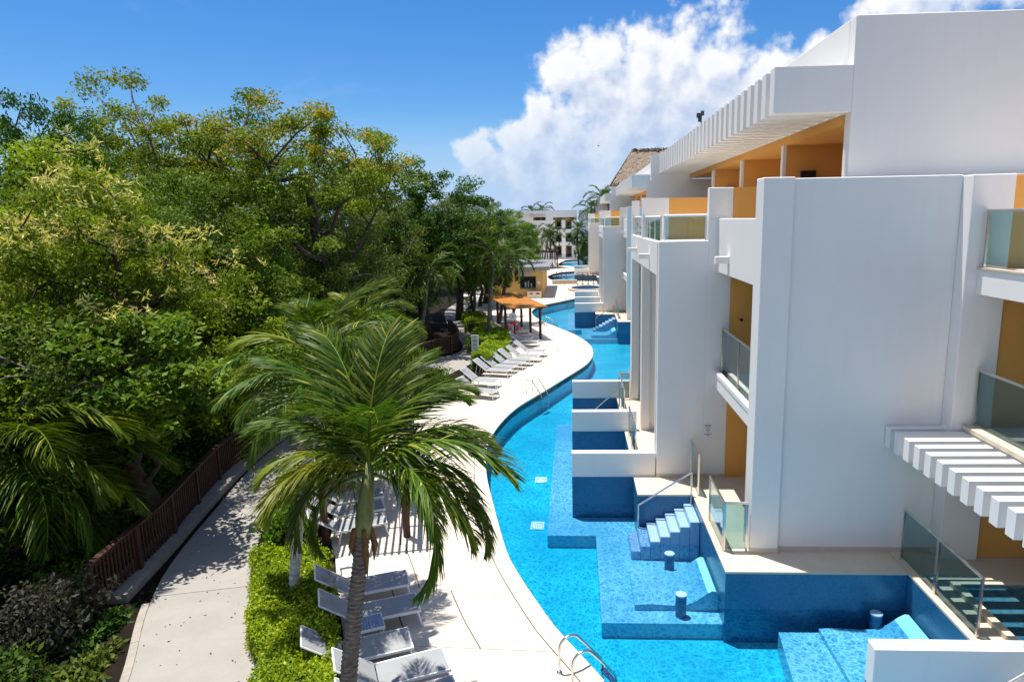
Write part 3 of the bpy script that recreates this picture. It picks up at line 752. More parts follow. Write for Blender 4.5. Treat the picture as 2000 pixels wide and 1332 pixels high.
# low white divider walls with tiled feet
def divider(label, x0, x1, y0, y1, ztop=1.37):
    global ORG
    ORG = (x0, y0, -.9); t = thing('divider_wall', label, 'divider wall', ORG, 0, 'low white walls between the private pool bays')
    bx('wall', WP, t, x0, x1, y0, y1, .68, ztop, bevel=.01)
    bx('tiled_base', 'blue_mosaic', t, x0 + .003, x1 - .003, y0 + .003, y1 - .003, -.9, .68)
    ORG = (0, 0, 0)
divider('low white divider wall cut by the bottom right picture corner', 4.37, 8.5, 9.06, 9.32)
divider('nearest of the three white divider walls in the middle of the pool side', -.14, 2.148, 17.44, 17.69)
divider('middle one of the three white divider walls beside the pillars', -.15, 2.0, 21.44, 21.69)
divider('farthest of the three white divider walls beside the pillars', -.15, 2.10, 25.63, 25.88)
divider('lowest white divider wall in front of the second hotel block', -.06, 2.10, 50.25, 50.5)
divider('middle white divider wall in front of the second hotel block', -.06, 2.05, 54.3, 54.55)
divider('upper white divider wall in front of the second hotel block', -.06, 2.05, 58.6, 58.85)
divider('white divider wall by the far pool before the third block', -.1, 1.80, 84.3, 84.6)
divider('small white divider wall by the farthest pool', -.1, 1.80, 91.5, 91.8)
# ------------------------------------------------------------------ loungers
def lounger_proto():
    t = thing('sun_lounger', 'x', 'sun lounger', (0, 0, 0), 0, 'white sun loungers on the pool deck')
    O = (0, 0, 0)       # local: foot end at x=0, head towards -x, seat to x=-1.18
    w = .31
    fr = MB()
    for s in (-1, 1): fr.box(-1.22, 0, s * w - .018 if s > 0 else -w - .018, s * w + .018 if s > 0 else -w + .018, .30, .345)
    fr.box(-.03, .0, -w + .018, w - .018, .30, .345); fr.box(-1.22, -1.19, -w + .018, w - .018, .30, .345)
    fr.build('frame', 'white_metal', t, O)
    MB().box(-1.17, -.031, -w + .02, w - .02, .338, .352).build('seat', 'sling_fabric', t, O)
    c, s_ = math.cos(rad(36)), math.sin(rad(36)); b = .78
    bk = MB(); x0, z0 = -1.20, .36
    prof = [(x0, z0), (x0 - b * c, z0 + b * s_), (x0 - b * c + .014 * s_, z0 + b * s_ + .014 * c), (x0 + .014 * s_, z0 + .014 * c)]
    bk.extr(prof, 'y', -w + .02, w - .02); bk.build('backrest', 'sling_fabric', t, O)
    bf = MB()
    for s in (-1, 1): bf.tube([(x0, s * w, z0 - .01), (x0 - b * c, s * w, z0 + b * s_)], .018, 6)
    bf.tube([(x0 - b * c, -w, z0 + b * s_), (x0 - b * c, w, z0 + b * s_)], .018, 6); bf.build('backrest_frame', 'white_metal', t, O)
    for s in (-1, 1): MB().tube([(x0 - .52 * c, s * (w - .03), z0 + .52 * s_ - .02), (-1.75, s * (w - .03), .02)], .014, 6).build('prop', 'white_metal', t, O)
    for x in (-.06, -1.12):
        for s in (-1, 1): MB().tube([(x, s * w, .30), (x + (.07 if x > -.5 else -.07), s * w, 0)], .02, 6).build('leg', 'white_metal', t, O)
    return t
LP = lounger_proto()
LG = [  # x, y of the foot end, heading of the head end (deg), label
    (-1.95, 9.43, 204, 'sun lounger at the bottom edge, cut by the picture frame'),
    (-2.26, 10.16, 204, 'front sun lounger fully in view, second from the bottom edge'),
    (-3.02, 10.72, 203, 'sun lounger shaded by palm fronds, next to the blue slatted table'),
    (-3.15, 11.86, 202, 'sun lounger half in palm shade, on the far side of the slatted table'),
    (-3.58, 12.77, 202, 'sun lounger farthest in the near row, by the white side table'),
    (-4.88, 15.60, 207, 'sun lounger with slat shadows, nearest under the palm-hidden pergola'),
    (-5.14, 16.40, 205, 'sun lounger second from the front under the palm-hidden pergola'),
    (-5.40, 17.20, 204, 'sun lounger third from the front under the palm-hidden pergola'),
    (-5.86, 18.70, 203, 'sun lounger farthest back under the palm-hidden pergola'),
    (-3.50, 28.10, 160, 'sun lounger just over the palm tips, nearest of the middle deck'),
    (-3.62, 30.10, 163, 'sun lounger with raised back before the white path sign'),
    (-3.30, 32.25, 166, 'sun lounger nearest in the tight row beside the hedge'),
    (-3.05, 33.10, 165, 'sun lounger second in the tight row beside the hedge'),
    (-2.70, 33.95, 165, 'sun lounger third in the tight row beside the hedge'),
    (-2.35, 34.80, 166, 'sun lounger fourth in the tight row beside the hedge'),
    (-2.00, 35.75, 167, 'sun lounger fifth in the tight row beside the hedge'),
    (-1.70, 37.20, 168, 'sun lounger at the far end of the tight row beside the hedge'),
    (-2.30, 40.30, 170, 'sun lounger nearest under the orange pergola roof'),
    (-2.75, 41.70, 178, 'second sun lounger under the orange pergola roof'),
    (-3.10, 43.00, 182, 'third sun lounger under the orange pergola roof'),
    (-3.60, 44.60, 186, 'fourth sun lounger under the orange pergola roof'),
    (-4.60, 47.40, 190, 'farthest sun lounger under the orange pergola roof'),
]
for i, (x, y, a, lab) in enumerate(LG):
    o = LP if i == 0 else copy_tree(LP)
    o['label'] = lab; o.location = (x, y, 0.004); o.rotation_euler = (0, 0, rad(a - 180))

def side_table(label, x, y, a, m, slats):
    t = thing('side_table', label, 'side table', (x, y, .004), rad(a)); O = (0, 0, 0); s = .235
    if slats:
        for k in range(9): MB().box(-s + .012 + k * .051, -s + .05 + k * .051, -s + .02, s - .02, .42, .445).build('slat', m, t, O)
    else: MB().box(-s + .02, s - .02, -s + .02, s - .02, .425, .445).build('table_top', m, t, O)
    f = MB()
    f.box(-s, s, -s, -s + .018, .40, .448); f.box(-s, s, s - .018, s, .40, .448); f.box(-s, -s + .011, -s + .018, s - .018, .40, .448); f.box(s - .011, s, -s + .018, s - .018, .40, .448)
    f.build('table_frame', 'white_metal', t, O)
    for sx in (-1, 1):
        for sy in (-1, 1): MB().box(sx * (s - .03) - .013, sx * (s - .03) + .013, sy * (s - .03) - .013, sy * (s - .03) + .013, 0, .40).build('leg', 'white_metal', t, O)
simple('blue_slat', (.20, .30, .46), .45, .4, 0, .1)
side_table('small side table with blue grey slats between two near loungers', -3.84, 10.99, 25, 'blue_slat', True)
side_table('small white side table half hidden by the big palm trunk', -4.96, 13.2, 22, 'white_metal', False)
side_table('small white side table beyond the loungers of the middle deck', -3.75, 29.0, 10, 'white_metal', False)

# ------------------------------------------------------------------ wooden pergolas
def pergola(label, x, y, a, length, width, h, roof_m, gap, nposts, slat_w=.06, rafter=4):
    t = thing('wooden_pergola', label, 'pergola', (x, y, 0), a); O = (0, 0, 0)       # local: x across, y along
    for i in range(nposts):
        yy = .35 + (length - .7) * i / (nposts - 1)
        for xx in (.30, width - .30):
            MB().cyl((xx, yy), .09, 0, h - .12, 12).build('post', 'brown_wood', t, O)
    for xx in (.30, width - .30): MB().box(xx - .06, xx + .06, 0, length, h - .12, h).build('beam', 'brown_wood', t, O)
    nr = max(3, int(length / 1.1))
    for i in range(nr + 1):
        yy = length * i / nr; MB().box(-.12, width + .12, yy - .03, yy + .03, h + .001, h + .07).build('rafter', roof_m, t, O)
    n = int((width + .2) / gap)
    me = MB().box(0, slat_w, -.12, length + .12, h + .071, h + .105).mesh('slat', roof_m)
    for k in range(n):
        o = inst('slat', me, t, (-.10 + k * gap, 0, 0))
pergola('brown wooden pergola with open slats hidden behind the big palm crown', -6.36, 14.44, rad(12), 6.6, 2.54, 2.5, 'brown_wood', .165, 3)
pergola('low pergola with close orange slat roof beside the pool bend', -4.14, 41.87, rad(18), 8.6, 2.35, 2.1, 'orange_wood', .072, 4)
pergola('farthest brown pergola, standing before the distant white hotel', -6.9, 105, rad(20), 6, 4.0, 2.5, 'brown_wood', .12, 3)
pergola('small brown pergola post frame beside the farthest pool', -3.9, 108.5, rad(5), 9, 1.4, 2.5, 'brown_wood', .12, 3)

# ------------------------------------------------------------------ pool ladders
def ladder(label, x, y, a):
    """two bent handrails; local +x points into the pool"""
    t = thing('pool_ladder', label, 'pool ladder', (x, y, 0), a); O = (0, 0, 0)
    for s in (-.24, .24):
        P = [(-.48, s, 0), (-.48, s, .42)]
        for k in range(1, 8):
            th = math.pi - k * (math.pi * .72) / 7; P.append((-.27 + .21 * math.cos(th), s, .44 + .21 * math.sin(th)))
        P += [(.02, s, .42), (.34, s, .02), (.38, s, -.12), (.38, s, -.75)]
        MB().tube(P, .023, 8).build('handrail', 'steel', t, O, smooth=True)
        MB().cyl((-.48, s), .05, 0, .02, 12).build('floor_flange', 'steel', t, O)
    for k, z in enumerate((-.22, -.5)): MB().box(.33, .43, -.23, .23, z, z + .03).build('tread', 'steel', t, O)
ladder('steel pool ladder at the bottom edge, nearest the camera', .20, 10.28, rad(28))
ladder('steel pool ladder on the middle deck before the lounger row', -1.72, 29.0, rad(-33))
ladder('steel pool ladder near the orange pergola post', -1.75, 48.3, rad(22))
ladder('small steel pool ladder before the round whirlpool', -.85, 63.9, rad(-50))

# ------------------------------------------------------------------ signs, life ring, kiosk, bridge, whirlpool
t = thing('path_sign', 'white upright sign board on a pale post by the path', 'sign', (-5.35, 34.6, 0), rad(-8)); O = (0, 0, 0)
MB().box(-.03, .03, -.03, .03, 0, 1.0).build('post', 'tan_stone', t, O)
bd = MB().box(-.20, .20, -.02, .02, .78, 1.72).build('board', 'sign_white', t, O)
MB().box(-.19, -.12, .021, .03, .80, 1.70).build('board_edge', 'sign_grey', bd, O)
for z, w, h in ((1.62, .15, .04), (1.42, .12, .10), (1.22, .10, .07), (1.05, .13, .03), (.93, .06, .03)): MB().box(-w, w, -.026, -.021, z - h, z + h).build('print_block', 'sign_grey', bd, O)
t = thing('life_ring_post', 'pale life ring post with round white sign at the hedge end', 'post', (-4.02, 42.2, 0)); O = (0, 0, 0)
MB().box(-.04, .04, -.04, .04, 0, 1.35).build('post', 'sign_white', t, O)
rs = MB().tube([(0, -.05, 1.58), (0, -.08, 1.58)], .27, 20).build('round_sign', 'sign_white', t, O)
MB().tube([(0, -.081, 1.60), (0, -.09, 1.60)], .07, 12).build('emblem', 'sign_grey', rs, O)
t = thing('life_ring', 'red life ring hanging on the post by the orange pergola', 'life ring', (-4.02, 42.08, .86)); O = (0, 0, 0)
ring = MB(); nR, nr = 28, 10; vs = []; fs = []
for i in range(nR):
    A = 2 * math.pi * i / nR
    for j in range(nr):
        B = 2 * math.pi * j / nr; rr = .33 + .085 * math.cos(B); vs.append((rr * math.cos(A), .085 * math.sin(B), rr * math.sin(A)))
        fs.append((i * nr + j, ((i + 1) % nR) * nr + j, ((i + 1) % nR) * nr + (j + 1) % nr, i * nr + (j + 1) % nr))
ring.add(vs, fs); rg = ring.build('ring', 'red_plastic', t, O, smooth=True)
for k in range(4):
    A = rad(45 + 90 * k); B = MB(); c = (math.cos(A) * .33, 0, math.sin(A) * .33); d = (-math.sin(A), 0, math.cos(A))
    B.tube([(c[0] - d[0] * .04, 0, c[2] - d[2] * .04), (c[0] + d[0] * .04, 0, c[2] + d[2] * .04)], .092, 12); B.build('band', 'sign_white', rg, O)

YP = 'yellow_plaster'
ORG = (-8.2, 66.4, 0); k = thing('pool_kiosk', 'small yellow kiosk with dark serving window and flat grey roof', 'kiosk', ORG)
bx('wall', YP, k, -8.2, -5.45, 66.4, 66.6, 0, 2.72); bx('wall', YP, k, -5.45, -3.95, 66.4, 66.6, 0, .95); bx('wall', YP, k, -5.45, -3.95, 66.4, 66.6, 2.02, 2.72); bx('wall', YP, k, -3.95, -3.2, 66.4, 66.6, 0, 2.72)
bx('wall', YP, k, -3.4, -3.2, 66.6, 76, 0, 2.72); bx('wall', YP, k, -8.2, -8.0, 66.6, 76, 0, 2.72); bx('wall', YP, k, -8.0, -3.4, 75.8, 76, 0, 2.72)
bx('window_dark_sheet', 'dark_fixture', k, -5.45, -3.95, 66.9, 66.95, .8, 2.2)  # dark sheet standing in for the shade inside the opening
for b in ((-5.5, -3.9, 66.37, 66.40, 2.02, 2.10), (-5.5, -3.9, 66.37, 66.40, .87, .95), (-5.5, -5.43, 66.37, 66.4, .95, 2.02), (-3.97, -3.9, 66.37, 66.4, .95, 2.02)): bx('window_frame', 'dark_metal', k, *b)
bx('counter', 'dark_glass', k, -5.42, -3.97, 66.5, 66.85, .96, 1.02)
bx('lintel_band', 'sign_grey', k, -6.1, -4.4, 66.36, 66.40, 2.32, 2.60)
bx('roof', 'grey_roof', k, -8.7, -2.5, 66.0, 78.5, 2.74, 3.02)
bx('roof_edge', 'concrete_kerb', k, -8.72, -2.48, 65.95, 65.998, 2.70, 3.06)
rb = MB().box(0, .16, 66.1, 78.4, 3.022, 3.07).mesh('roof_rib', 'grey_roof', ORG)
for i in range(20): inst('roof_rib', rb, k, (-8.6 + .305 * i, 0, 0))
bx('notice', 'sign_white', k, -3.75, -3.50, 66.38, 66.40, 1.35, 1.6)
for i, (x, h, w) in enumerate(((-5.05, 1.5, .16), (-4.75, 1.62, .12), (-4.45, 1.4, .14))): bx('shelf_bottle', 'sign_grey', k, x, x + w, 66.6, 66.7, 1.03, h)
ORG = (-4.75, 65.6, 0); k2 = thing('counter_box', 'low pale pink box counter in front of the yellow kiosk', 'counter box', ORG)
simple('pink_paint', (.74, .58, .48), .6, .3, 0, .06)
bx('box_body', 'pink_paint', k2, -4.75, -3.35, 65.6, 66.2, 0, .62); bx('box_lid', 'pink_paint', k2, -4.78, -3.32, 65.57, 66.22, .62, .66)
bx('vent', 'dark_fixture', k2, -4.5, -4.2, 65.58, 65.6, .40, .50); bx('vent', 'dark_fixture', k2, -3.85, -3.55, 65.58, 65.6, .38, .52)
ORG = (-3.1, 65.4, 0); k3 = thing('floor_mat', 'flat grey mat lying on the deck beside the kiosk', 'mat', ORG)
bx('mat', 'sign_grey', k3, -3.05, -2.35, 65.5, 66.6, .003, .03)
ORG = (0, 0, 0)

def bridge_rail(label, x0, x1, y, h=1.15, n=4):
    t = thing('bridge_railing', label, 'railing', (x0, y, 0)); O = (0, 0, 0); w = (x1 - x0) / n
    for z in (.12, h * .5 + .3, h): MB().tube([(0, 0, z), (x1 - x0, 0, z)], .035, 6).build('rail_bar', 'dark_metal', t, O)
    for i in range(n + 1): MB().box(i * w - .04, i * w + .04, -.04, .04, 0, h).build('post', 'dark_metal', t, O)
    for i in range(n):
        a, b = i * w + .04, (i + 1) * w - .04; z0, z1 = .14, h * .5 + .28
        MB().tube([(a, 0, z0), (b, 0, z1)], .022, 5).build('brace', 'dark_metal', t, O); MB().tube([(a, .03, z1), (b, .03, z0)], .022, 5).build('brace', 'dark_metal', t, O)
bridge_rail('dark crossed railing in front of the second block, beyond the whirlpool', .25, 2.8, 77.7)
bridge_rail('dark crossed railing at the back of the small bridge', .25, 2.9, 82.5, 1.1)
bridge_rail('short stack of dark rails standing in the far pool', -2.35, -1.1, 84.2, 1.2, 2)
ORG = (-2.75, 79.8, 0); t = thing('low_stone_wall', 'low tan stone wall beside the bridge', 'low wall', ORG)
bx('wall', 'tan_stone', t, -2.75, .2, 79.8, 80.3, 0, .42); bx('coping', 'coping_stone', t, -2.8, .22, 79.76, 80.34, .42, .47)
ORG = (0, 0, 0)
for i, (x, y) in enumerate(((-1.25, 74.6), (-.75, 76.4))):
    t = thing('stepped_handrail', ('front' if i == 0 else 'rear') + ' thin steel handrail between whirlpool and low wall', 'handrail', (x, y, 0))
    MB().tube([(0, 0, 0), (0, 0, .95), (.7, .1, .95), (.7, .1, 0)], .025, 6).build('rail_bar', 'steel', t, (0, 0, 0)); MB().tube([(0, 0, .5), (.7, .1, .5)], .02, 6).build('mid_bar', 'steel', t, (0, 0, 0))
t = thing('whirlpool', 'round whirlpool with pale rim beyond the first pool', 'whirlpool', (1.3, 72.6, 0)); O = (0, 0, 0)
rim = MB(); n = 40; R0, R1 = 1.75, 2.1
rim.add([(R * math.cos(2 * math.pi * i / n), R * 1.25 * math.sin(2 * math.pi * i / n), z) for R, z in ((R1, 0), (R1, .3), (R0, .3), (R0, 0)) for i in range(n)],
        [(q * n + i, q * n + (i + 1) % n, (q + 1) * n + (i + 1) % n, (q + 1) * n + i) for q in range(3) for i in range(n)])
rim.build('rim', 'coping_stone', t, O)
disc = [(R0 * math.cos(2 * math.pi * i / n), R0 * 1.25 * math.sin(2 * math.pi * i / n)) for i in range(n)]
MB().prism(disc, .01, .03).build('bottom', 'blue_mosaic', t, O); sheet(disc, .20).build('pool_water', 'water_surface', t, O)

# ------------------------------------------------------------------ picket fences along the path
def fence(label, C, step=.135, h=1.05, z=.10):
    C = resample(spline(C, 8), step); N = normals(C)
    t = thing('picket_fence', label, 'fence', (C[0][0], C[0][1], z)); off = (C[0][0], C[0][1], z)
    pk = MB().box(-.026, .026, -.014, .014, .10, h - .06).mesh('picket', 'brown_wood'); po = MB().box(-.055, .055, -.055, .055, -.35, h).mesh('post', 'brown_wood')
    for i, p in enumerate(C):
        a = math.atan2(N[i][1], N[i][0]) - math.pi / 2
        loc = (p[0] - off[0], p[1] - off[1], 0)
        if i % 13 == 0: inst('post', po, t, loc, (0, 0, a))
        else: inst('picket', pk, t, loc, (0, 0, a))
    for zz, w, th in ((h + .02, .07, .025), (h - .10, .02, .04), (.16, .02, .04)):
        mb = MB(); vs = []; fs = []; n = len(C)
        for p, q in zip(C, N):
            for s, e in ((-1, -1), (1, -1), (1, 1), (-1, 1)): vs.append((p[0] + q[0] * w * s + (q[0] * .028 if w < .05 else 0), p[1] + q[1] * w * s + (q[1] * .028 if w < .05 else 0), z + zz + th * e))
        for i in range(n - 1):
            for k in range(4): fs.append((i * 4 + k, i * 4 + (k + 1) % 4, (i + 1) * 4 + (k + 1) % 4, (i + 1) * 4 + k))
        mb.add(vs, fs); mb.build('rail', 'brown_wood', t, off)
fence('brown picket fence along the near part of the path', FENCE1)
fence('brown picket fence bending round at the middle of the path', FENCE2)

# ------------------------------------------------------------------ thatched roof, distant hotel, bird
def thatch():
    t = thing('thatched_roof', 'steep weathered palm thatch roof above the white hotel blocks', 'thatched roof', (8.0, 74, 11.2)); O = (0, 0, 0)
    rng = random.Random(7)
    ex, ey, hz = 4.0, 5.0, 3.55; rx0, rx1 = -1.7, 2.5
    ridge = [(rx0, 0, hz), (rx1, 0, hz)]
    E_ = [(-ex, -ey, 0), (ex + 1, -ey, 0), (ex + 1, ey, 0), (-ex, ey, 0)]
    base = MB(); base.add(E_ + ridge, [(0, 1, 5, 4), (2, 3, 4, 5), (1, 2, 5), (3, 0, 4), (0, 3, 2, 1)]); base.build('roof_core', 'thatch', t, O)
    vs = []; fs = []
    def face(a, b, c, d, n):
        a, b, c, d = map(Vector, (a, b, c, d))
        nn = (b - a).cross(d - a).normalized()
        for _ in range(n):
            u, v = rng.random(), rng.random() ** 1.1
            p = (a * (1 - u) + b * u) * (1 - v) + (d * (1 - u) + c * u) * v
            dn = ((a * (1 - u) + b * u) - (d * (1 - u) + c * u)).normalized(); sd_ = nn.cross(dn) * rng.uniform(.04, .10)
            L_ = rng.uniform(.35, .8); q = p + dn * L_ + nn * rng.uniform(.0, .12); p = p + nn * .05
            i = len(vs); vs.extend([p - sd_, p + sd_, q + sd_ * .4, q - sd_ * .4]); fs.append((i, i + 1, i + 2, i + 3))
    face(E_[0], E_[1], ridge[1], ridge[0], 2600); face(E_[3], E_[0], ridge[0], ridge[0], 1800)
    # ragged ridge
    for _ in range(500):
        x = rng.uniform(rx0, rx1); p = Vector((x, rng.uniform(-.2, .2), hz + rng.uniform(-.05, .12))); q = p + Vector((rng.uniform(-.3, .3), rng.uniform(-.5, .2), rng.uniform(-.4, .15))); sd_ = Vector((.05, 0, .02))
        i = len(vs); vs.extend([p - sd_, p + sd_, q + sd_, q - sd_]); fs.append((i, i + 1, i + 2, i + 3))
    m = MB(); m.add(vs, fs); tag(m.build('thatch_layer', 'thatch', t, O), kind='stuff')
    for (x, y) in ((-3.4, -4.4), (4, -4.4)): MB().cyl((x, y), .13, -11.2, 0, 8).build('post', 'brown_wood', t, O)
thatch()

ORG = (-13, 130, 0); F = thing('distant_hotel', 'distant white three storey hotel closing the view beyond the trees', 'hotel building', ORG)
fy = 130.0
cols = [(-3.75, -2.5), (-1.75, -.55)]
xs = [-14, -3.75, -2.5, -1.75, -.55, .45]
for a, b in ((-14, -3.75), (-2.5, -1.75), (-.55, .45)): bx('wall', WP, F, a, b, fy, fy + .4, 0, 7.45)
bx('wall', WP, F, -14, -7.9, fy + .01, fy + .39, 7.45, 9.25); bx('wall', WP, F, -7.9, -5.55, fy + .3, fy + .4, 8.1, 9.3); bx('wall', WP, F, -5.55, .45, fy, fy + .4, 7.95, 9.3); bx('wall', WP, F, -5.55, -4.1, fy, fy + .4, 7.45, 7.95)
for a, b in cols:
    for z0, z1 in ((.3, 2.6), (3.25, 5.0), (5.7, 7.45)):
        bx('balcony_back', OP, F, a, b, fy + 1.6, fy + 1.7, z0, z1); bx('balcony_side', OP, F, a - .05, a - .001, fy + .401, fy + 1.6, z0, z1); bx('balcony_side', OP, F, b + .001, b + .05, fy + .401, fy + 1.6, z0, z1)
        bx('door_pane', 'dark_glass', F, a + .3, b - .2, fy + 1.56, fy + 1.599, z0, z1 - .3)
        bx('glass_pane', 'balcony_glass', F, a, b, fy + .1, fy + .12, z0 + .05, z0 + .85)
    for z0, z1 in ((0, .3), (2.6, 3.25), (5.0, 5.7)): bx('balcony_slab', WP, F, a, b, fy - .1, fy + 1.7, z0, z1)
bx('loggia_wall', OP, F, -8, .45, fy + 1.5, fy + 1.6, 7.3, 8.2)
for x in (-7.6, -6.3, -3.3, -1.0): bx('loggia_door', 'door_wood', F, x, x + .9, fy + 1.45, fy + 1.499, 7.3, 8.0)
bx('roof_band', WP, F, -14, -5.6, fy - .9, fy - .01, 8.75, 9.25)
lv = MB().box(0, .12, fy - .85, fy + .25, 8.05, 8.74).mesh('louvre', WP, ORG)
for i in range(11): inst('louvre', lv, F, (-8.3 + .26 * i, 0, 0))
bx('roof_top', 'grey_roof', F, -14, .45, fy + .4, fy + 14, 9.0, 9.1)
ORG = (.55, 116, 0); F2 = thing('distant_wing', 'shaded grey blue end wall of the farthest hotel wing at right', 'hotel building', ORG)
bx('wall', WP, F2, .72, 9, 116, 116.4, 0, 9.1); bx('wall', WP, F2, .72, 1.1, 116.4, 128, 0, 9.1); bx('roof_top', 'grey_roof', F2, 1.1, 9, 116.4, 128, 8.9, 9.0)
ORG = (0, 0, 0)
t = thing('bird', 'tiny dark bird flying before the clouds above the far hotel', 'bird', (3.2, 90, 16.9)); O = (0, 0, 0)
MB().tube([(-.16, 0, 0), (-.05, 0, .01), (.08, 0, .01), (.18, 0, 0)], [.01, .05, .05, .008], 6).build('body', 'dark_fixture', t, O)
for s in (-1, 1):
    m = MB(); m.add([(-.06, s * .03, .02), (.07, s * .03, .02), (.0, s * .22, .10), (-.08, s * .30, .06), (-.06, s * .03, .035), (.07, s * .03, .035), (.0, s * .22, .11), (-.08, s * .30, .07)],
                    [(0, 1, 2, 3), (7, 6, 5, 4), (0, 4, 5, 1), (1, 5, 6, 2), (2, 6, 7, 3), (3, 7, 4, 0)]); m.build('wing', 'dark_fixture', t, O)
# ------------------------------------------------------------------ palms
def frond_mesh(name, L, seed, droop=1.0, nleaf=58, leaf=.62, wid=.036, m='frond_green', curl=.9, nseg=4, twist=0.0):
    """frond along local +x, up +z: arching rachis and two rows of hanging leaflets"""
    r = np.random.RandomState(seed)
    V = []; F = []; T = []
    n = 26; ts = np.linspace(0, 1, n)
    # rachis: leaves at elevation 0 and bends down progressively
    ang = -droop * (ts ** 1.35) * 1.75
    ds = L / (n - 1)
    px = np.concatenate([[0], np.cumsum(np.cos(ang[:-1]) * ds)]); pz = np.concatenate([[0], np.cumsum(np.sin(ang[:-1]) * ds)])
    py = twist * (px / L) ** 2 * L
    # rachis as a tapering 4-sided bar
    for i in range(n):
        w = .030 * (1 - .85 * ts[i]) + .004; u = np.array([-math.sin(ang[i]), 0, math.cos(ang[i])])
        c = np.array([px[i], py[i], pz[i]])
        for a, b in ((1, 0), (0, .8), (-1, 0), (0, -.8)): V.append(c + np.array([0, a * w, 0]) + u * b * w); T.append(.82)
    for i in range(n - 1):
        for k in range(4): F.append((i * 4 + k, i * 4 + (k + 1) % 4, (i + 1) * 4 + (k + 1) % 4, (i + 1) * 4 + k))
    for i in range(nleaf):
        t = .13 + .86 * (i + r.rand() * .5) / nleaf
        ci = np.array([np.interp(t, ts, px), np.interp(t, ts, py), np.interp(t, ts, pz)]); a = np.interp(t, ts, ang)
        fw = np.array([math.cos(a), 0, math.sin(a)]); up = np.array([-math.sin(a), 0, math.cos(a)])
        prof = (math.sin(math.pi * min(1, t * .88 + .14)) ** .6)
        for s in (-1, 1):
            ll = leaf * prof * r.uniform(.82, 1.12) * (1 if t < .9 else .8)
            sw = rad(r.uniform(26, 44) + 22 * t)
            d = np.array([0, s, 0]) * math.cos(sw) + fw * math.sin(sw) + up * r.uniform(-.05, .42)
            d /= np.linalg.norm(d)
            p = ci.copy(); tint = r.uniform(0, .75) if r.rand() > .05 else .95
            hang = curl * r.uniform(.5, 1.45); base = len(V)
            wv = np.cross(d, np.array([0, 0, 1.0])); wv /= (np.linalg.norm(wv) + 1e-6)
            tw = r.uniform(-.5, .5); wv = wv * math.cos(tw) + np.array([0, 0, 1]) * math.sin(tw)
            for k in range(nseg + 1):
                q = k / nseg; w = wid * (.55 + .9 * q if q < .35 else 1.05 * (1 - q) / .65 + .04) * (.7 + .3 * prof)
                V.append(p - wv * w * .5); V.append(p + wv * w * .5); T += [tint + .08 * q] * 2
                dd = d + np.array([0, 0, -1.0]) * hang * (q + .12) ** 1.3; dd /= np.linalg.norm(dd); p = p + dd * ll / nseg
            for k in range(nseg): b = base + 2 * k; F.append((b, b + 1, b + 3, b + 2))
    return npmesh(name, V, F, m, np.clip(T, 0, 1))
def ringed_trunk(pts, r0, r1, root, off, ring=.085, n=14, m='palm_trunk', rough=.12):
    P = resample([np.array(p, float) for p in pts], ring / 2); k = len(P)
    rr = [(r0 * (1 - i / (k - 1)) + r1 * i / (k - 1)) * (1 + (rough if i % 2 else -rough * .4)) for i in range(k)]
    return MB().tube([tuple(p) for p in P], rr, n).build('trunk', m, root, off, smooth=False)
FR_NEAR = [frond_mesh('frond', 2.75, 11, .95, 92, .80, .040, curl=1.15), frond_mesh('frond', 2.7, 12, 1.15, 92, .82, .040, curl=1.35, twist=.14),
           frond_mesh('frond', 2.8, 13, .75, 90, .78, .040, curl=1.1, twist=-.14), frond_mesh('frond', 2.55, 14, 1.3, 88, .80, .040, curl=1.5), frond_mesh('frond', 2.6, 15, 1.15, 88, .82, .040, 'frond_yellow', curl=1.45, twist=-.1)]
FR_FAR = [frond_mesh('frond', 2.6, 21, .9, 30, .66, .085, 'frond_far', nseg=2), frond_mesh('frond', 2.5, 22, 1.2, 30, .66, .085, 'frond_far', nseg=2)]
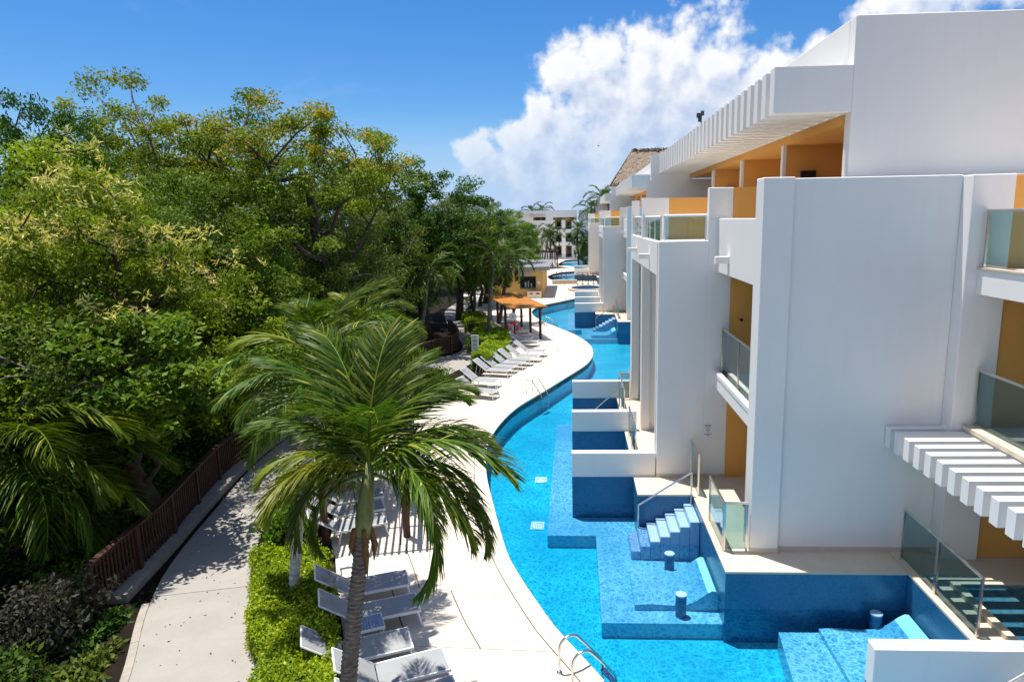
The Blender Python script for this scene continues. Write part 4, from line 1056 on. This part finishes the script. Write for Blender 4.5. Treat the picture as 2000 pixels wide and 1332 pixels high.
def palm(label, base, crown, seed, nf=18, sc=1.0, fr=None, r0=.15, r1=.11, shaft=.9, mid=None, group='palm trees', trunk_m='palm_trunk', shaft_m='crown_shaft', elev=(82, -28), azs=None, ring=.085, spec=None):
    rng = random.Random(seed); fr = fr or FR_NEAR
    t = thing('palm_tree', label, 'palm tree', base, 0, group)
    b = Vector(base); c = Vector(crown); ax = (c - b).normalized(); s0 = c - ax * shaft
    pts = [tuple(b), tuple(b.lerp(s0, .5) + Vector(mid or (0, 0, 0))), tuple(s0)]
    P = [np.array(p) for p in pts]; C = [(1 - u) ** 2 * P[0] + 2 * u * (1 - u) * P[1] + u * u * P[2] for u in np.linspace(0, 1, 14)]
    ringed_trunk(C, r0, r1, t, tuple(base), ring, m=trunk_m)
    MB().tube([tuple(s0 - ax * .02), tuple(s0 + ax * shaft * .25), tuple(s0 + ax * shaft * .7), tuple(c + ax * .12)], [r1 * 1.05, r1 * 1.35, r1 * 1.05, r1 * .6], 14).build('crown_shaft', shaft_m, t, tuple(base), smooth=True)
    off = c - b
    if spec: nf = len(spec)
    for i in range(nf):
        f = i / (nf - 1); e = elev[0] + (elev[1] - elev[0]) * f ** .8 + rng.uniform(-5, 5); a = (i * 137.5 + rng.uniform(-14, 14)) % 360
        if spec: a, e = spec[i][0] + rng.uniform(-4, 4), spec[i][1] + rng.uniform(-3, 3)
        q = Matrix.Rotation(rad(a), 4, 'Z') @ Matrix.Rotation(rad(-e), 4, 'Y') @ Matrix.Rotation(rad(rng.uniform(-25, 25)), 4, 'X')
        me = fr[spec[i][3]] if spec and len(spec[i]) > 3 else fr[(i + seed) % len(fr)]
        fs = spec[i][2] if spec and len(spec[i]) > 2 else 1.0
        o = inst('frond', me, t, tuple(off + ax * (.10 - .14 * f)), q.to_euler(), sc * fs * rng.uniform(.9, 1.06))
    if spec and len(spec) > 25:
        for a, l in ((300, .55), (20, .4), (200, .35)):
            d = Vector((math.cos(rad(a)), math.sin(rad(a)), 0)); q = s0 - b + d * r1 * 1.15
            MB().tube([tuple(q + Vector((0, 0, .12))), tuple(q + d * .05 - Vector((0, 0, l * .4))), tuple(q + d * .02 - Vector((0, 0, l)))], [.035, .05, .008], 5).build('dry_husk', 'dry_husk', t, (0, 0, 0))
    return t
palm('big coconut style palm in front with ringed leaning trunk and green crownshaft', (-3.36, 7.9, 0), (-2.92, 8.75, 4.28), 3, 27, .86, r0=.125, r1=.095, shaft=.92, mid=(-.03, .0, 0), ring=.062, spec=[(90, 84, 1.12, 2), (50, 76, 1.02, 0), (135, 77, 1.08, 2), (15, 72, .95, 1), (165, 70, .98, 2), (95, 66, 1.15, 2), (70, 57, 1.0, 0), (112, 56, 1.05, 0), (30, 56, .92, 1), (150, 58, .92, 0), (245, 76, .85, 0), (300, 72, .95, 0),
    (8, 46, 1.05, 1), (172, 48, .84, 0), (28, 36, 1.0, 1), (152, 40, .85, 4), (-12, 38, 1.1, 1), (194, 38, .80, 4), (46, 26, 1.05, 0), (134, 22, .85, 0), (-24, 16, 1.05, 3), (204, 14, .85, 4), (4, 6, 1.08, 1), (176, -2, .80, 1), (-34, 32, .98, 3), (218, 34, .85, 4), (20, 14, 1.06, 3), (160, 10, .82, 3), (64, 8, .95, 1), (118, 6, .9, 1), (-8, -14, 1.0, 3), (190, -14, .78, 3)])
palm('palm with smooth pale grey trunk standing in the bright front hedge', (-5.72, 11.9, 0), (-4.85, 12.25, 4.9), 5, 23, .84, r0=.10, r1=.085, shaft=.7, mid=(-.25, 0, -.2), trunk_m='bark_pale', ring=.12, elev=(82, -22))
palm('palm crown showing behind the two front palms, its trunk hidden by them', (-6.7, 18.3, 0), (-6.0, 17.9, 4.6), 23, 23, .86, r0=.13, r1=.10, shaft=.8, elev=(82, -22), trunk_m='bark_grey')
palm('palm at the left edge, its dark fronds arching into the picture', (-13.0, 12.9, -.3), (-12.7, 13.3, 2.6), 8, 22, 1.42, r0=.15, r1=.12, spec=[(90, 70), (40, 66), (140, 66), (0, 58), (180, 55), (70, 50), (20, 46), (-20, 44), (100, 40), (45, 36), (10, 32), (-12, 28), (30, 22), (-30, 20), (60, 18), (-4, 12), (200, 20), (240, 15), (150, 10), (16, 4), (300, 20)])
palm('slender palm leaning right in front of the dark trees, bare grey trunk', (-9.5, 37.6, -.2), (-8.35, 38.0, 5.0), 9, 17, 1.02, r0=.14, r1=.10, shaft=.8, mid=(.25, 0, -.3), fr=FR_FAR, trunk_m='bark_grey', elev=(75, -35))
palm('palm with pale straight trunk rising from the middle hedge', (-5.55, 41.0, 0), (-5.05, 41.4, 5.6), 10, 16, 1.0, r0=.13, r1=.11, shaft=.7, fr=FR_FAR, trunk_m='bark_grey', elev=(75, -35))
palm('palm leaning right over the orange pergola', (-5.7, 49.0, 0), (-4.9, 49.5, 4.9), 12, 16, 1.05, r0=.14, r1=.11, shaft=.7, fr=FR_FAR, trunk_m='bark_grey', elev=(75, -35))
palm('far palm standing left of the distant hotel balconies', (-5.1, 107, 0), (-4.2, 107, 4.9), 13, 15, 1.25, fr=FR_FAR, trunk_m='bark_grey', elev=(70, -35))
palm('far palm crossing its leaning neighbour before the distant hotel', (-3.9, 108, 0), (-4.0, 108, 5.9), 14, 14, 1.2, fr=FR_FAR, trunk_m='bark_grey', elev=(70, -35))
palm('far palm at the right corner of the distant hotel', (.6, 111, 0), (.5, 111, 5.9), 15, 16, 1.35, fr=FR_FAR, trunk_m='bark_grey', elev=(70, -40))
palm('lower far palm in the dark clump by the shaded wing', (1.4, 109, 0), (1.5, 109, 3.6), 16, 16, 1.3, fr=FR_FAR, trunk_m='bark_grey', elev=(70, -40))
palm('tall palm showing over the white roofs beside the thatch', (4.0, 100, 0), (4.1, 100, 10.6), 17, 15, 1.35, fr=FR_FAR, trunk_m='bark_grey', elev=(80, -20))
palm('shorter palm showing over the white roofs left of the tall one', (2.7, 104, 0), (2.6, 104, 9.0), 18, 15, 1.3, fr=FR_FAR, trunk_m='bark_grey', elev=(75, -20))
palm('palm top just over the distant hotel roof', (-7.0, 150, 0), (-7.0, 150, 9.6), 19, 14, 1.3, fr=FR_FAR, trunk_m='bark_grey', elev=(75, -20))
palm('leftmost palm top over the distant hotel roof', (-9.6, 152, 0), (-9.6, 152, 9.2), 20, 14, 1.3, fr=FR_FAR, trunk_m='bark_grey', elev=(75, -20))

# ------------------------------------------------------------------ leaves in bulk
def leaf_quads(C, size, r, up=.5, aspect=.5, bend=.25):
    """one folded quad pair per centre in C (n,3); returns V,F"""
    n = len(C); nrm = r.normal(size=(n, 3)); nrm[:, 2] = np.abs(nrm[:, 2]) * .6 + up; nrm /= np.linalg.norm(nrm, axis=1)[:, None]
    d = r.normal(size=(n, 3)); d -= nrm * (d * nrm).sum(1)[:, None]; d /= np.linalg.norm(d, axis=1)[:, None]; d[:, 2] -= bend; d /= np.linalg.norm(d, axis=1)[:, None]
    s = np.cross(nrm, d); s /= np.linalg.norm(s, axis=1)[:, None]
    sz = (size * r.uniform(.65, 1.3, n))[:, None]; w = sz * aspect * .5
    V = np.stack([C, C + d * sz * .5 - s * w, C + d * sz, C + d * sz * .5 + s * w], 1).reshape(-1, 3)
    return V, np.arange(4 * n).reshape(-1, 4)
def hedge(label, poly_l, poly_r, h, n, seed, m='leaf_hedge', size=.075, z0=0.0, group='clipped hedges'):
    """clipped hedge between two side lines (same point count)"""
    r = np.random.RandomState(seed); L_ = resample([np.array(p, float) for p in poly_l], .25); R_ = resample([np.array(p, float) for p in poly_r], .25)
    k = min(len(L_), len(R_)); L_ = resample(L_, .0001 + np.linalg.norm(np.diff(L_, axis=0), axis=1).sum() / (k - 1))[:k]; R_ = resample(R_, .0001 + np.linalg.norm(np.diff(R_, axis=0), axis=1).sum() / (k - 1))[:k]
    k = min(len(L_), len(R_))
    u = r.rand(n) * (k - 1); i0 = np.minimum(u.astype(int), k - 2); f = (u - i0)[:, None]
    lp = L_[i0] * (1 - f) + L_[i0 + 1] * f; rp = R_[i0] * (1 - f) + R_[i0 + 1] * f
    which = r.rand(n); v = r.rand(n); zz = np.full(n, h)
    side = which < .38; v = np.where(side, np.where(r.rand(n) < .5, 0.0, 1.0), v); zz = np.where(side, r.rand(n) * h, zz)
    end = (which > .93); 
    p2 = lp * (1 - v[:, None]) + rp * v[:, None]
    lump = .06 * np.sin(p2[:, 0] * 5.1 + 1.3) + .06 * np.sin(p2[:, 1] * 4.3) + .04 * np.sin(p2[:, 0] * 11 + p2[:, 1] * 9)
    rim = np.clip(np.minimum(v, 1 - v) / .12, 0, 1); zz = np.where(side, zz, zz + lump - .09 * (1 - rim))
    cen = (lp + rp) / 2; out = p2 - cen; out /= (np.linalg.norm(out, axis=1)[:, None] + 1e-6)
    p2 = p2 + np.where(side, r.normal(0, .05, n) + lump, 0)[:, None] * out
    C = np.column_stack([p2, z0 + zz + r.normal(0, .035, n)])
    V, F = leaf_quads(C, size, r, .45, .55)
    tint = np.repeat(np.clip(r.rand(n) * .8 + .35 * np.sin(p2[:, 0] * 2.3 + p2[:, 1] * 3.1) * .5, 0, .85), 4)
    t = thing('hedge', label, 'hedge', (*cen.mean(0), z0), 0, group); off = Vector((*cen.mean(0), z0))
    me = npmesh('foliage', V - np.array(off), F, m, tint); o = inst('foliage', me, t); o['kind'] = 'stuff'
    core = MB(); k2 = k
    ins = lambda a, b: a * .9 + b * .1
    vs = []; 
    for a, b in zip(L_[:k], R_[:k]): A = ins(a, b); B = ins(b, a); vs += [(A[0], A[1], z0), (A[0], A[1], z0 + h - .14), (B[0], B[1], z0 + h - .14), (B[0], B[1], z0)]
    fs = [(q * 4 + j, q * 4 + (j + 1) % 4, (q + 1) * 4 + (j + 1) % 4, (q + 1) * 4 + j) for q in range(k - 1) for j in range(4)] + [(0, 1, 2, 3), (k * 4 - 1, k * 4 - 2, k * 4 - 3, k * 4 - 4)]
    core.add(vs, fs); core.build('twigs', 'bark', t, tuple(off))
    return t
hedge('bright green clipped hedge in front, around the pale palm trunk', [(-4.3, 7.4), (-5.0, 9.1), (-6.2, 11.35), (-6.9, 12.75), (-7.2, 13.5)], [(-3.2, 7.4), (-3.75, 9.1), (-4.75, 11.3), (-5.35, 12.7), (-5.65, 13.5)], .62, 52000, 1, size=.07)
hedge('clipped hedge directly behind the tight lounger row', [(-5.35, 33.6), (-5.45, 35.5), (-5.2, 37.2)], [(-4.55, 33.3), (-4.05, 36.0), (-3.9, 38.0)], .85, 13000, 2, size=.10)
hedge('clipped hedge below the life ring post', [(-6.3, 38.3), (-6.4, 41.0), (-6.6, 43.2)], [(-4.2, 38.7), (-4.1, 40.5), (-4.5, 42.0)], .85, 15000, 3, size=.10)
hedge('shaded low hedge farther along the path', [(-7.6, 45.5), (-8.6, 50.5)], [(-5.9, 45.2), (-6.9, 50)], .75, 9000, 4, size=.11)

def shrub(label, x, y, z, rx, ry, h, n, m, size, seed, name='shrub', group='low shrubs'):
    r = np.random.RandomState(seed); t = thing(name, label, 'shrub', (x, y, z), 0, group)
    d = r.normal(size=(n, 3)); d /= np.linalg.norm(d, axis=1)[:, None]; rr = r.rand(n) ** .45
    lump = 1 + .22 * np.sin(d[:, 0] * 5 + seed) + .2 * np.sin(d[:, 1] * 6 + 2 * seed) + .15 * np.sin(d[:, 2] * 9)
    C = d * (rr * lump)[:, None] * np.array([rx, ry, h * .5]); C[:, 2] += h * .5
    V, F = leaf_quads(C, size, r, .35, .45)
    o = inst('foliage', npmesh('foliage', V, F, m, np.repeat(r.rand(n) * .85, 4)), t); o['kind'] = 'stuff'
    mb = MB()
    for k in range(7):
        a = r.rand() * 6.28; mb.tube([(0, 0, 0), (math.cos(a) * rx * .3, math.sin(a) * ry * .3, h * .4), (math.cos(a) * rx * .7, math.sin(a) * ry * .7, h * .8)], [.03, .02, .008], 5)
    mb.build('stem', 'bark', t, (0, 0, 0)); return t
shrub('dusty grey leaved shrub at the bottom left beside the path kerb', -9.95, 11.0, -.3, .75, .8, 1.5, 3800, 'leaf_dusty', .13, 5)
shrub('dark low shrub in the bottom left corner', -10.9, 9.6, -.3, 1.0, .8, 1.0, 3000, 'leaf_dark', .16, 6)
shrub('sparse dry shrub at the near end of the picket fence', -10.7, 12.2, -.3, .7, .7, 1.1, 2000, 'leaf_mid', .14, 7)
shrub('loose green planting between path and shaded loungers', -7.3, 15.2, 0, .6, .9, .7, 3500, 'leaf_mid', .11, 8)
shrub('loose yellowish planting under the second palm crown', -7.9, 17.6, 0, .55, 1.1, .9, 4000, 'leaf_yellowgreen', .12, 9)
shrub('green planting strip beyond the palm hidden pergola', -7.6, 21.5, 0, .6, 1.6, .9, 5000, 'leaf_mid', .12, 10)
shrub('green planting behind the nearest middle deck lounger', -6.6, 29.5, 0, .7, 1.6, 1.0, 5000, 'leaf_mid', .13, 11)

for i, (x, y, rx, ry, h, m, l) in enumerate((
        (-11.3, 14.2, .9, 1.1, 1.7, 'leaf_dark', 'dark leafy shrub behind the near fence end'), (-11.9, 16.6, .8, 1.2, 2.1, 'leaf_mid', 'green shrub behind the fence below the left palm'),
        (-12.0, 19.5, .8, 1.4, 2.2, 'leaf_dark', 'dark shrub behind the middle of the near fence'), (-12.0, 22.8, .8, 1.3, 2.0, 'leaf_olive', 'olive shrub behind the far half of the near fence'),
        (-9.3, 11.3, .35, .7, .45, 'leaf_dark', 'low dark plant tight against the path kerb below the fence end'), (-8.75, 9.9, .45, .8, .5, 'leaf_olive', 'low olive plant tight against the path kerb at the bottom edge'),
        (-9.6, 9.3, .8, .9, .8, 'leaf_dark', 'dark ground plant left of the path kerb at the bottom edge'), (-10.3, 8.3, 1.2, .9, 1.2, 'leaf_dark', 'dark shrub in the extreme bottom left corner'))):
    shrub(l, x, y, -.3, rx, ry, h, 5200, m, .15, 40 + i)

# ------------------------------------------------------------------ trees: trunk with limbs, crown of leaf clumps
def tree_mesh(seed, R, H, hc, m, nclump, nleaf, size, bark='bark', open_=0.0, clump=.75, flat=.8, lean=0.0, spikes=0):
    """R crown radius, H total height, hc height of the crown centre. returns trunk mesh, crown mesh"""
    r = np.random.RandomState(seed); rng = random.Random(seed)
    d = r.normal(size=(nclump, 3)); d /= np.linalg.norm(d, axis=1)[:, None]
    rr = r.rand(nclump) ** (.42 - .15 * open_)
    ph = r.rand(6) * 6.28
    la = 1 - .65 * open_
    lump = 1 + la * .20 * np.sin(3 * d[:, 0] + ph[0]) * np.sin(3 * d[:, 1] + ph[1]) + la * .16 * np.sin(6 * d[:, 0] + ph[2]) * np.cos(5 * d[:, 2] + ph[3])
    CC = d * (rr * lump)[:, None] * np.array([R, R, (H - hc) * 1.0]); CC[:, 2] = np.where(CC[:, 2] < 0, CC[:, 2] * flat, CC[:, 2]); CC[:, 2] += hc
    CC[:, 0] += lean * (CC[:, 2] / H) * 1.0
    CC = CC[CC[:, 2] > .5]; nclump = len(CC)
    cr = clump * r.uniform(.6, 1.25, nclump)
    per = r.poisson(nleaf / nclump, nclump); idx = np.repeat(np.arange(nclump), per); N = len(idx)
    dd = r.normal(size=(N, 3)); dd /= np.linalg.norm(dd, axis=1)[:, None]; q = r.rand(N) ** .5
    P = CC[idx] + dd * (q * cr[idx])[:, None] * np.array([1, 1, .62])
    V, F = leaf_quads(P, size, r, .5, .48, .3)
    ct = r.rand(nclump)
    tint = np.clip(ct[idx] * .55 + r.rand(N) * .4, 0, .84)
    if m in ('leaf_orange',): tint = np.where((ct[idx] > .55) & (r.rand(N) < .24) & (P[:, 2] > hc), .97, tint)
    tint = np.repeat(tint, 4)
    if spikes:
        top = CC[np.argsort(-(CC[:, 2] - hc) / (H - hc) - np.linalg.norm(CC[:, :2], axis=1) / R * .5)[:spikes]]
        SC = np.repeat(np.repeat(top, 5, 0) + r.normal(0, .34, (len(top) * 5, 3)) + np.array([0, 0, .40]), 16, 0); SC = SC + r.normal(0, .07, SC.shape)
        v2, f2 = leaf_quads(SC, .17, r, .2, .22, -.3); F = np.vstack([F, f2 + len(V)]); V = np.vstack([V, v2]); tint = np.concatenate([tint, np.full(len(v2), .97)])
    crown = npmesh('crown', V, F, m, tint)
    tr = MB(); tx = lean * .55
    top = Vector((tx, 0, hc)); r0 = .035 * H ** .9
    bends = [Vector((rng.uniform(-.3, .3), rng.uniform(-.3, .3), 0)) for _ in range(3)]
    tp = [Vector((0, 0, -.4))] + [Vector((0, 0, 0)).lerp(top, k / 4) + bends[k - 1] for k in (1, 2, 3)] + [top]
    tr.tube(tp, [r0 * 1.25, r0, r0 * .85, r0 * .7, r0 * .5], 8)
    order = r.permutation(nclump)[:min(nclump, 70)]; mains = []
    for j, k in enumerate(order):
        c = Vector(CC[k])
        if j < 9:
            q0 = (.38, .5, .62, .72, .8, .88, .94, .98, 1)[j]; k4 = q0 * 4; i4 = min(int(k4), 3); s = tp[i4].lerp(tp[i4 + 1], k4 - i4) if j < 8 else tp[4]
            m1 = s.lerp(c, .35) + Vector((rng.uniform(-.3, .3), rng.uniform(-.3, .3), -.10 * (c - s).length)); m2 = s.lerp(c, .7) + Vector((rng.uniform(-.35, .35), rng.uniform(-.35, .35), rng.uniform(-.1, .2)))
            tr.tube([s, m1, m2, c], [r0 * .42, r0 * .32, r0 * .2, r0 * .07], 6, False); mains += [m1, m2, c]
        else:
            s = min(mains, key=lambda q_: (q_ - c).length); mid = s.lerp(c, .55) + Vector((rng.uniform(-.2, .2), rng.uniform(-.2, .2), rng.uniform(-.1, .3)))
            tr.tube([s, mid, c], [r0 * .16, r0 * .10, r0 * .03], 4, False)
    return tr.mesh('trunk', bark, smooth=True), crown
TV = {}
def tv(key, *a, **k): TV[key] = tree_mesh(*a, **k)
tv('dark', 31, 3.6, 9.6, 6.2, 'leaf_dark', 150, 38000, .15, clump=.62)
tv('mid', 32, 3.4, 8.6, 5.3, 'leaf_mid', 135, 36000, .13, clump=.60)
tv('yellow', 33, 3.6, 9.0, 5.8, 'leaf_yellowgreen', 120, 33000, .135, clump=.62)
tv('olive', 34, 3.4, 8.6, 5.2, 'leaf_olive', 135, 34000, .11, clump=.60, bark='bark_grey')
tv('orange', 35, 5.0, 13.4, 10.0, 'leaf_orange', 170, 38000, .16, open_=.9, clump=.70, flat=.55, lean=-1.6, bark='bark')
tv('airy', 36, 4.4, 14.0, 10.2, 'leaf_yellowgreen', 150, 28000, .15, open_=.6, clump=.70, bark='bark_grey')
tv('flower', 37, 3.0, 9.0, 5.8, 'leaf_flower', 120, 32000, .13, clump=.60, spikes=60)
tv('bushy', 38, 2.6, 5.6, 2.9, 'leaf_mid', 105, 25000, .125, clump=.54, flat=1.0)
tv('bushdark', 39, 2.8, 6.0, 3.0, 'leaf_dark', 105, 27000, .135, clump=.58, flat=1.0)
tv('bushyellow', 40, 2.6, 5.4, 2.8, 'leaf_yellowgreen', 100, 23000, .13, clump=.54, flat=1.0)
tv('busholive', 41, 2.6, 5.6, 2.9, 'leaf_olive', 105, 25000, .11, clump=.54, flat=1.0, bark='bark_grey')
tv('ficus', 42, 1.35, 4.6, 3.3, 'leaf_mid', 60, 9000, .12, clump=.42)
H0 = {'dark': 9.6, 'mid': 8.6, 'yellow': 9.0, 'olive': 8.6, 'orange': 13.4, 'airy': 14.0, 'flower': 9.0, 'bushy': 5.6, 'bushdark': 6.0, 'bushyellow': 5.4, 'busholive': 5.6, 'ficus': 4.6}
FR = 'trees of the mangrove wood along the path'
def tree(label, kind, x, y, top, rot, wide=1.0, name='tree', z=-.3):
    s = (top - z) / H0[kind]; tr, cr = TV[kind]
    t = thing(name, label, 'tree', (x, y, z), rad(rot), FR)
    inst('trunk', tr, t, (0, 0, 0), (0, 0, 0), (s * wide, s * wide, s)); inst('crown', cr, t, (0, 0, 0), (0, 0, 0), (s * wide, s * wide, s))
    return t
TREES = [
    ('narrow dark crowned tree at the upper left of the skyline', 'dark', -20.1, 26, 12.6, 0, .62),
    ('tall airy yellow green tree with see-through crown on the left skyline', 'airy', -19.3, 30.5, 14.1, 40, 1.0),
    ('rounded yellow green tree at the left edge', 'yellow', -16.6, 20.5, 10.1, 80, 1.0),
    ('tree covered with cream flower spikes in the left half', 'flower', -12.6, 17.6, 8.9, 20, 1.0),
    ('tall tree with orange tinted crown and dark leaning bare trunk', 'orange', -11.0, 30.0, 13.3, 0, 1.0),
    ('leafy green tree between the airy tree and the orange tinted one', 'mid', -13.4, 25.0, 9.9, 130, .95),
    ('vine hung tree right behind the cream flowering one', 'olive', -14.6, 23.0, 9.2, 200, 1.0),
    ('dense dark rounded tree right of the orange tinted tree', 'dark', -9.9, 43.0, 11.3, 60, 1.1),
    ('greyish olive tree below the orange tinted crown', 'olive', -11.6, 32.0, 8.9, 15, 1.0),
    ('olive tree with thin grey twigs beside the dark rounded one', 'olive', -12.2, 38.0, 10.0, 110, .95),
    ('green tree sloping down the skyline after the dark rounded one', 'mid', -9.2, 51.5, 9.8, 220, 1.05),
    ('far dark tree in the sloping skyline', 'dark', -8.6, 62.0, 9.2, 150, 1.0),
    ('far green tree last but one before the distant hotel', 'mid', -8.4, 72.0, 8.9, 300, 1.15),
    ('far tree last on the skyline before the distant hotel', 'dark', -8.2, 86.0, 8.6, 10, 1.2),
    ('bushy tree reaching over the kiosk roof', 'bushy', -8.7, 60.0, 5.9, 100, 1.0),
    ('bushy tree beside the path bend', 'bushy', -12.6, 47.0, 6.8, 190, 1.0),
    ('yellowish tree low at the left edge', 'bushyellow', -14.2, 15.2, 6.2, 0, 1.1),
    ('olive bush tree at the far left under the yellow green crown', 'busholive', -13.4, 13.0, 5.6, 60, 1.0),
    ('dark tree behind the left edge palm', 'bushdark', -12.9, 10.8, 4.6, 0, 1.0),
    ('dark bushy tree over the near fence', 'bushdark', -13.1, 17.0, 5.6, 140, 1.0),
    ('bright yellow green bush tree beside the orange tree trunk', 'bushyellow', -12.3, 21.2, 6.4, 240, .9),
    ('green bush tree behind the big palm', 'bushy', -12.6, 24.4, 6.6, 30, 1.05),
    ('olive bush tree over the fence behind the second palm', 'busholive', -12.7, 27.5, 6.4, 90, 1.0),
    ('dark bush tree under the orange tinted tree', 'bushdark', -12.6, 31.0, 6.6, 270, 1.0),
    ('green bush tree behind the slender leaning palm', 'bushy', -12.4, 35.6, 6.2, 330, .9),
    ('dark bush tree overhanging the fence bend', 'bushdark', -12.6, 41.0, 6.8, 45, .95),
    ('yellow green tree behind the tree with cream flowers', 'yellow', -18.5, 24.0, 10.4, 170, 1.0),
    ('dark backing tree deep in the wood, left', 'dark', -25.0, 36.0, 13.0, 77, 1.2),
    ('green backing tree deep in the wood, middle', 'mid', -19.0, 40.0, 12.2, 12, 1.3),
    ('olive backing tree deep in the wood, right of middle', 'olive', -15.6, 41.0, 11.4, 300, 1.2),
    ('dark backing tree behind the sloping skyline', 'dark', -14.0, 55.0, 9.8, 210, 1.2),
    ('dark backing tree at the left edge, deep', 'dark', -26.5, 27.0, 10.6, 33, 1.1),
    ('low green tree far behind the skyline trees', 'mid', -14.5, 75.0, 8.8, 111, 1.3),
    ('low dark tree farthest left of the distant hotel', 'dark', -12.5, 98.0, 8.2, 211, 1.3),
    ('low green tree before the distant hotel corner', 'bushy', -7.6, 98.0, 5.6, 20, 1.2),
    ('dark bush tree before the shaded hotel wing', 'bushdark', 2.6, 110.0, 5.6, 20, .9),
]
for lab, k, x, y, top, rot, wd in TREES: tree(lab, k, x, y, top, rot, wd)
tree('small leafy tree leaning out of the wood over the near picket fence', 'ficus', -10.95, 15.4, 5.9, 40, 1.3)
tree('slim little ficus with several stems beside the path', 'ficus', -8.1, 52.0, 4.7, 0, 1.0, z=0)
tree('second slim ficus standing behind the first by the path', 'ficus', -8.9, 57.0, 4.6, 130, 1.0, z=0)
tree('third slim ficus nearest the yellow kiosk', 'ficus', -7.4, 58.5, 4.2, 250, 1.0, z=0)

# undergrowth that nobody could count, on the dark wood floor
r_ = np.random.RandomState(77); n = 26000
xs_ = r_.uniform(-30, -11.3, n); ys_ = r_.uniform(8, 52, n); zz_ = -.3 + np.abs(r_.normal(0, .55, n)) * (1 + .6 * np.sin(xs_ * 1.7) * np.sin(ys_ * 1.3))
V_, F_ = leaf_quads(np.column_stack([xs_, ys_, zz_]), .2, r_, .4, .4)
u = inst('undergrowth', npmesh('undergrowth', V_, F_, 'leaf_dark', np.repeat(r_.rand(n) * .8, 4))); tag(u, 'dark tangled undergrowth on the wood floor behind the fence', 'undergrowth', None, 'stuff')
# fallen leaves on the path
n = 420; tt = r_.rand(n) * dp[-1] * .5; ww = r_.rand(n) ** 1.5
pp = np.array([ip(pr, s) * (1 - w) + ip(pl, s) * w for s, w in zip(tt, ww)])
V_, F_ = leaf_quads(np.column_stack([pp, np.full(n, .006)]), .055, r_, 6, .5, 0)
u = inst('fallen_leaves', npmesh('fallen_leaves', V_, F_, 'leaf_dusty', np.repeat(r_.rand(n) * .5, 4))); tag(u, 'small dry leaves scattered over the pale path', 'fallen leaves', None, 'stuff')
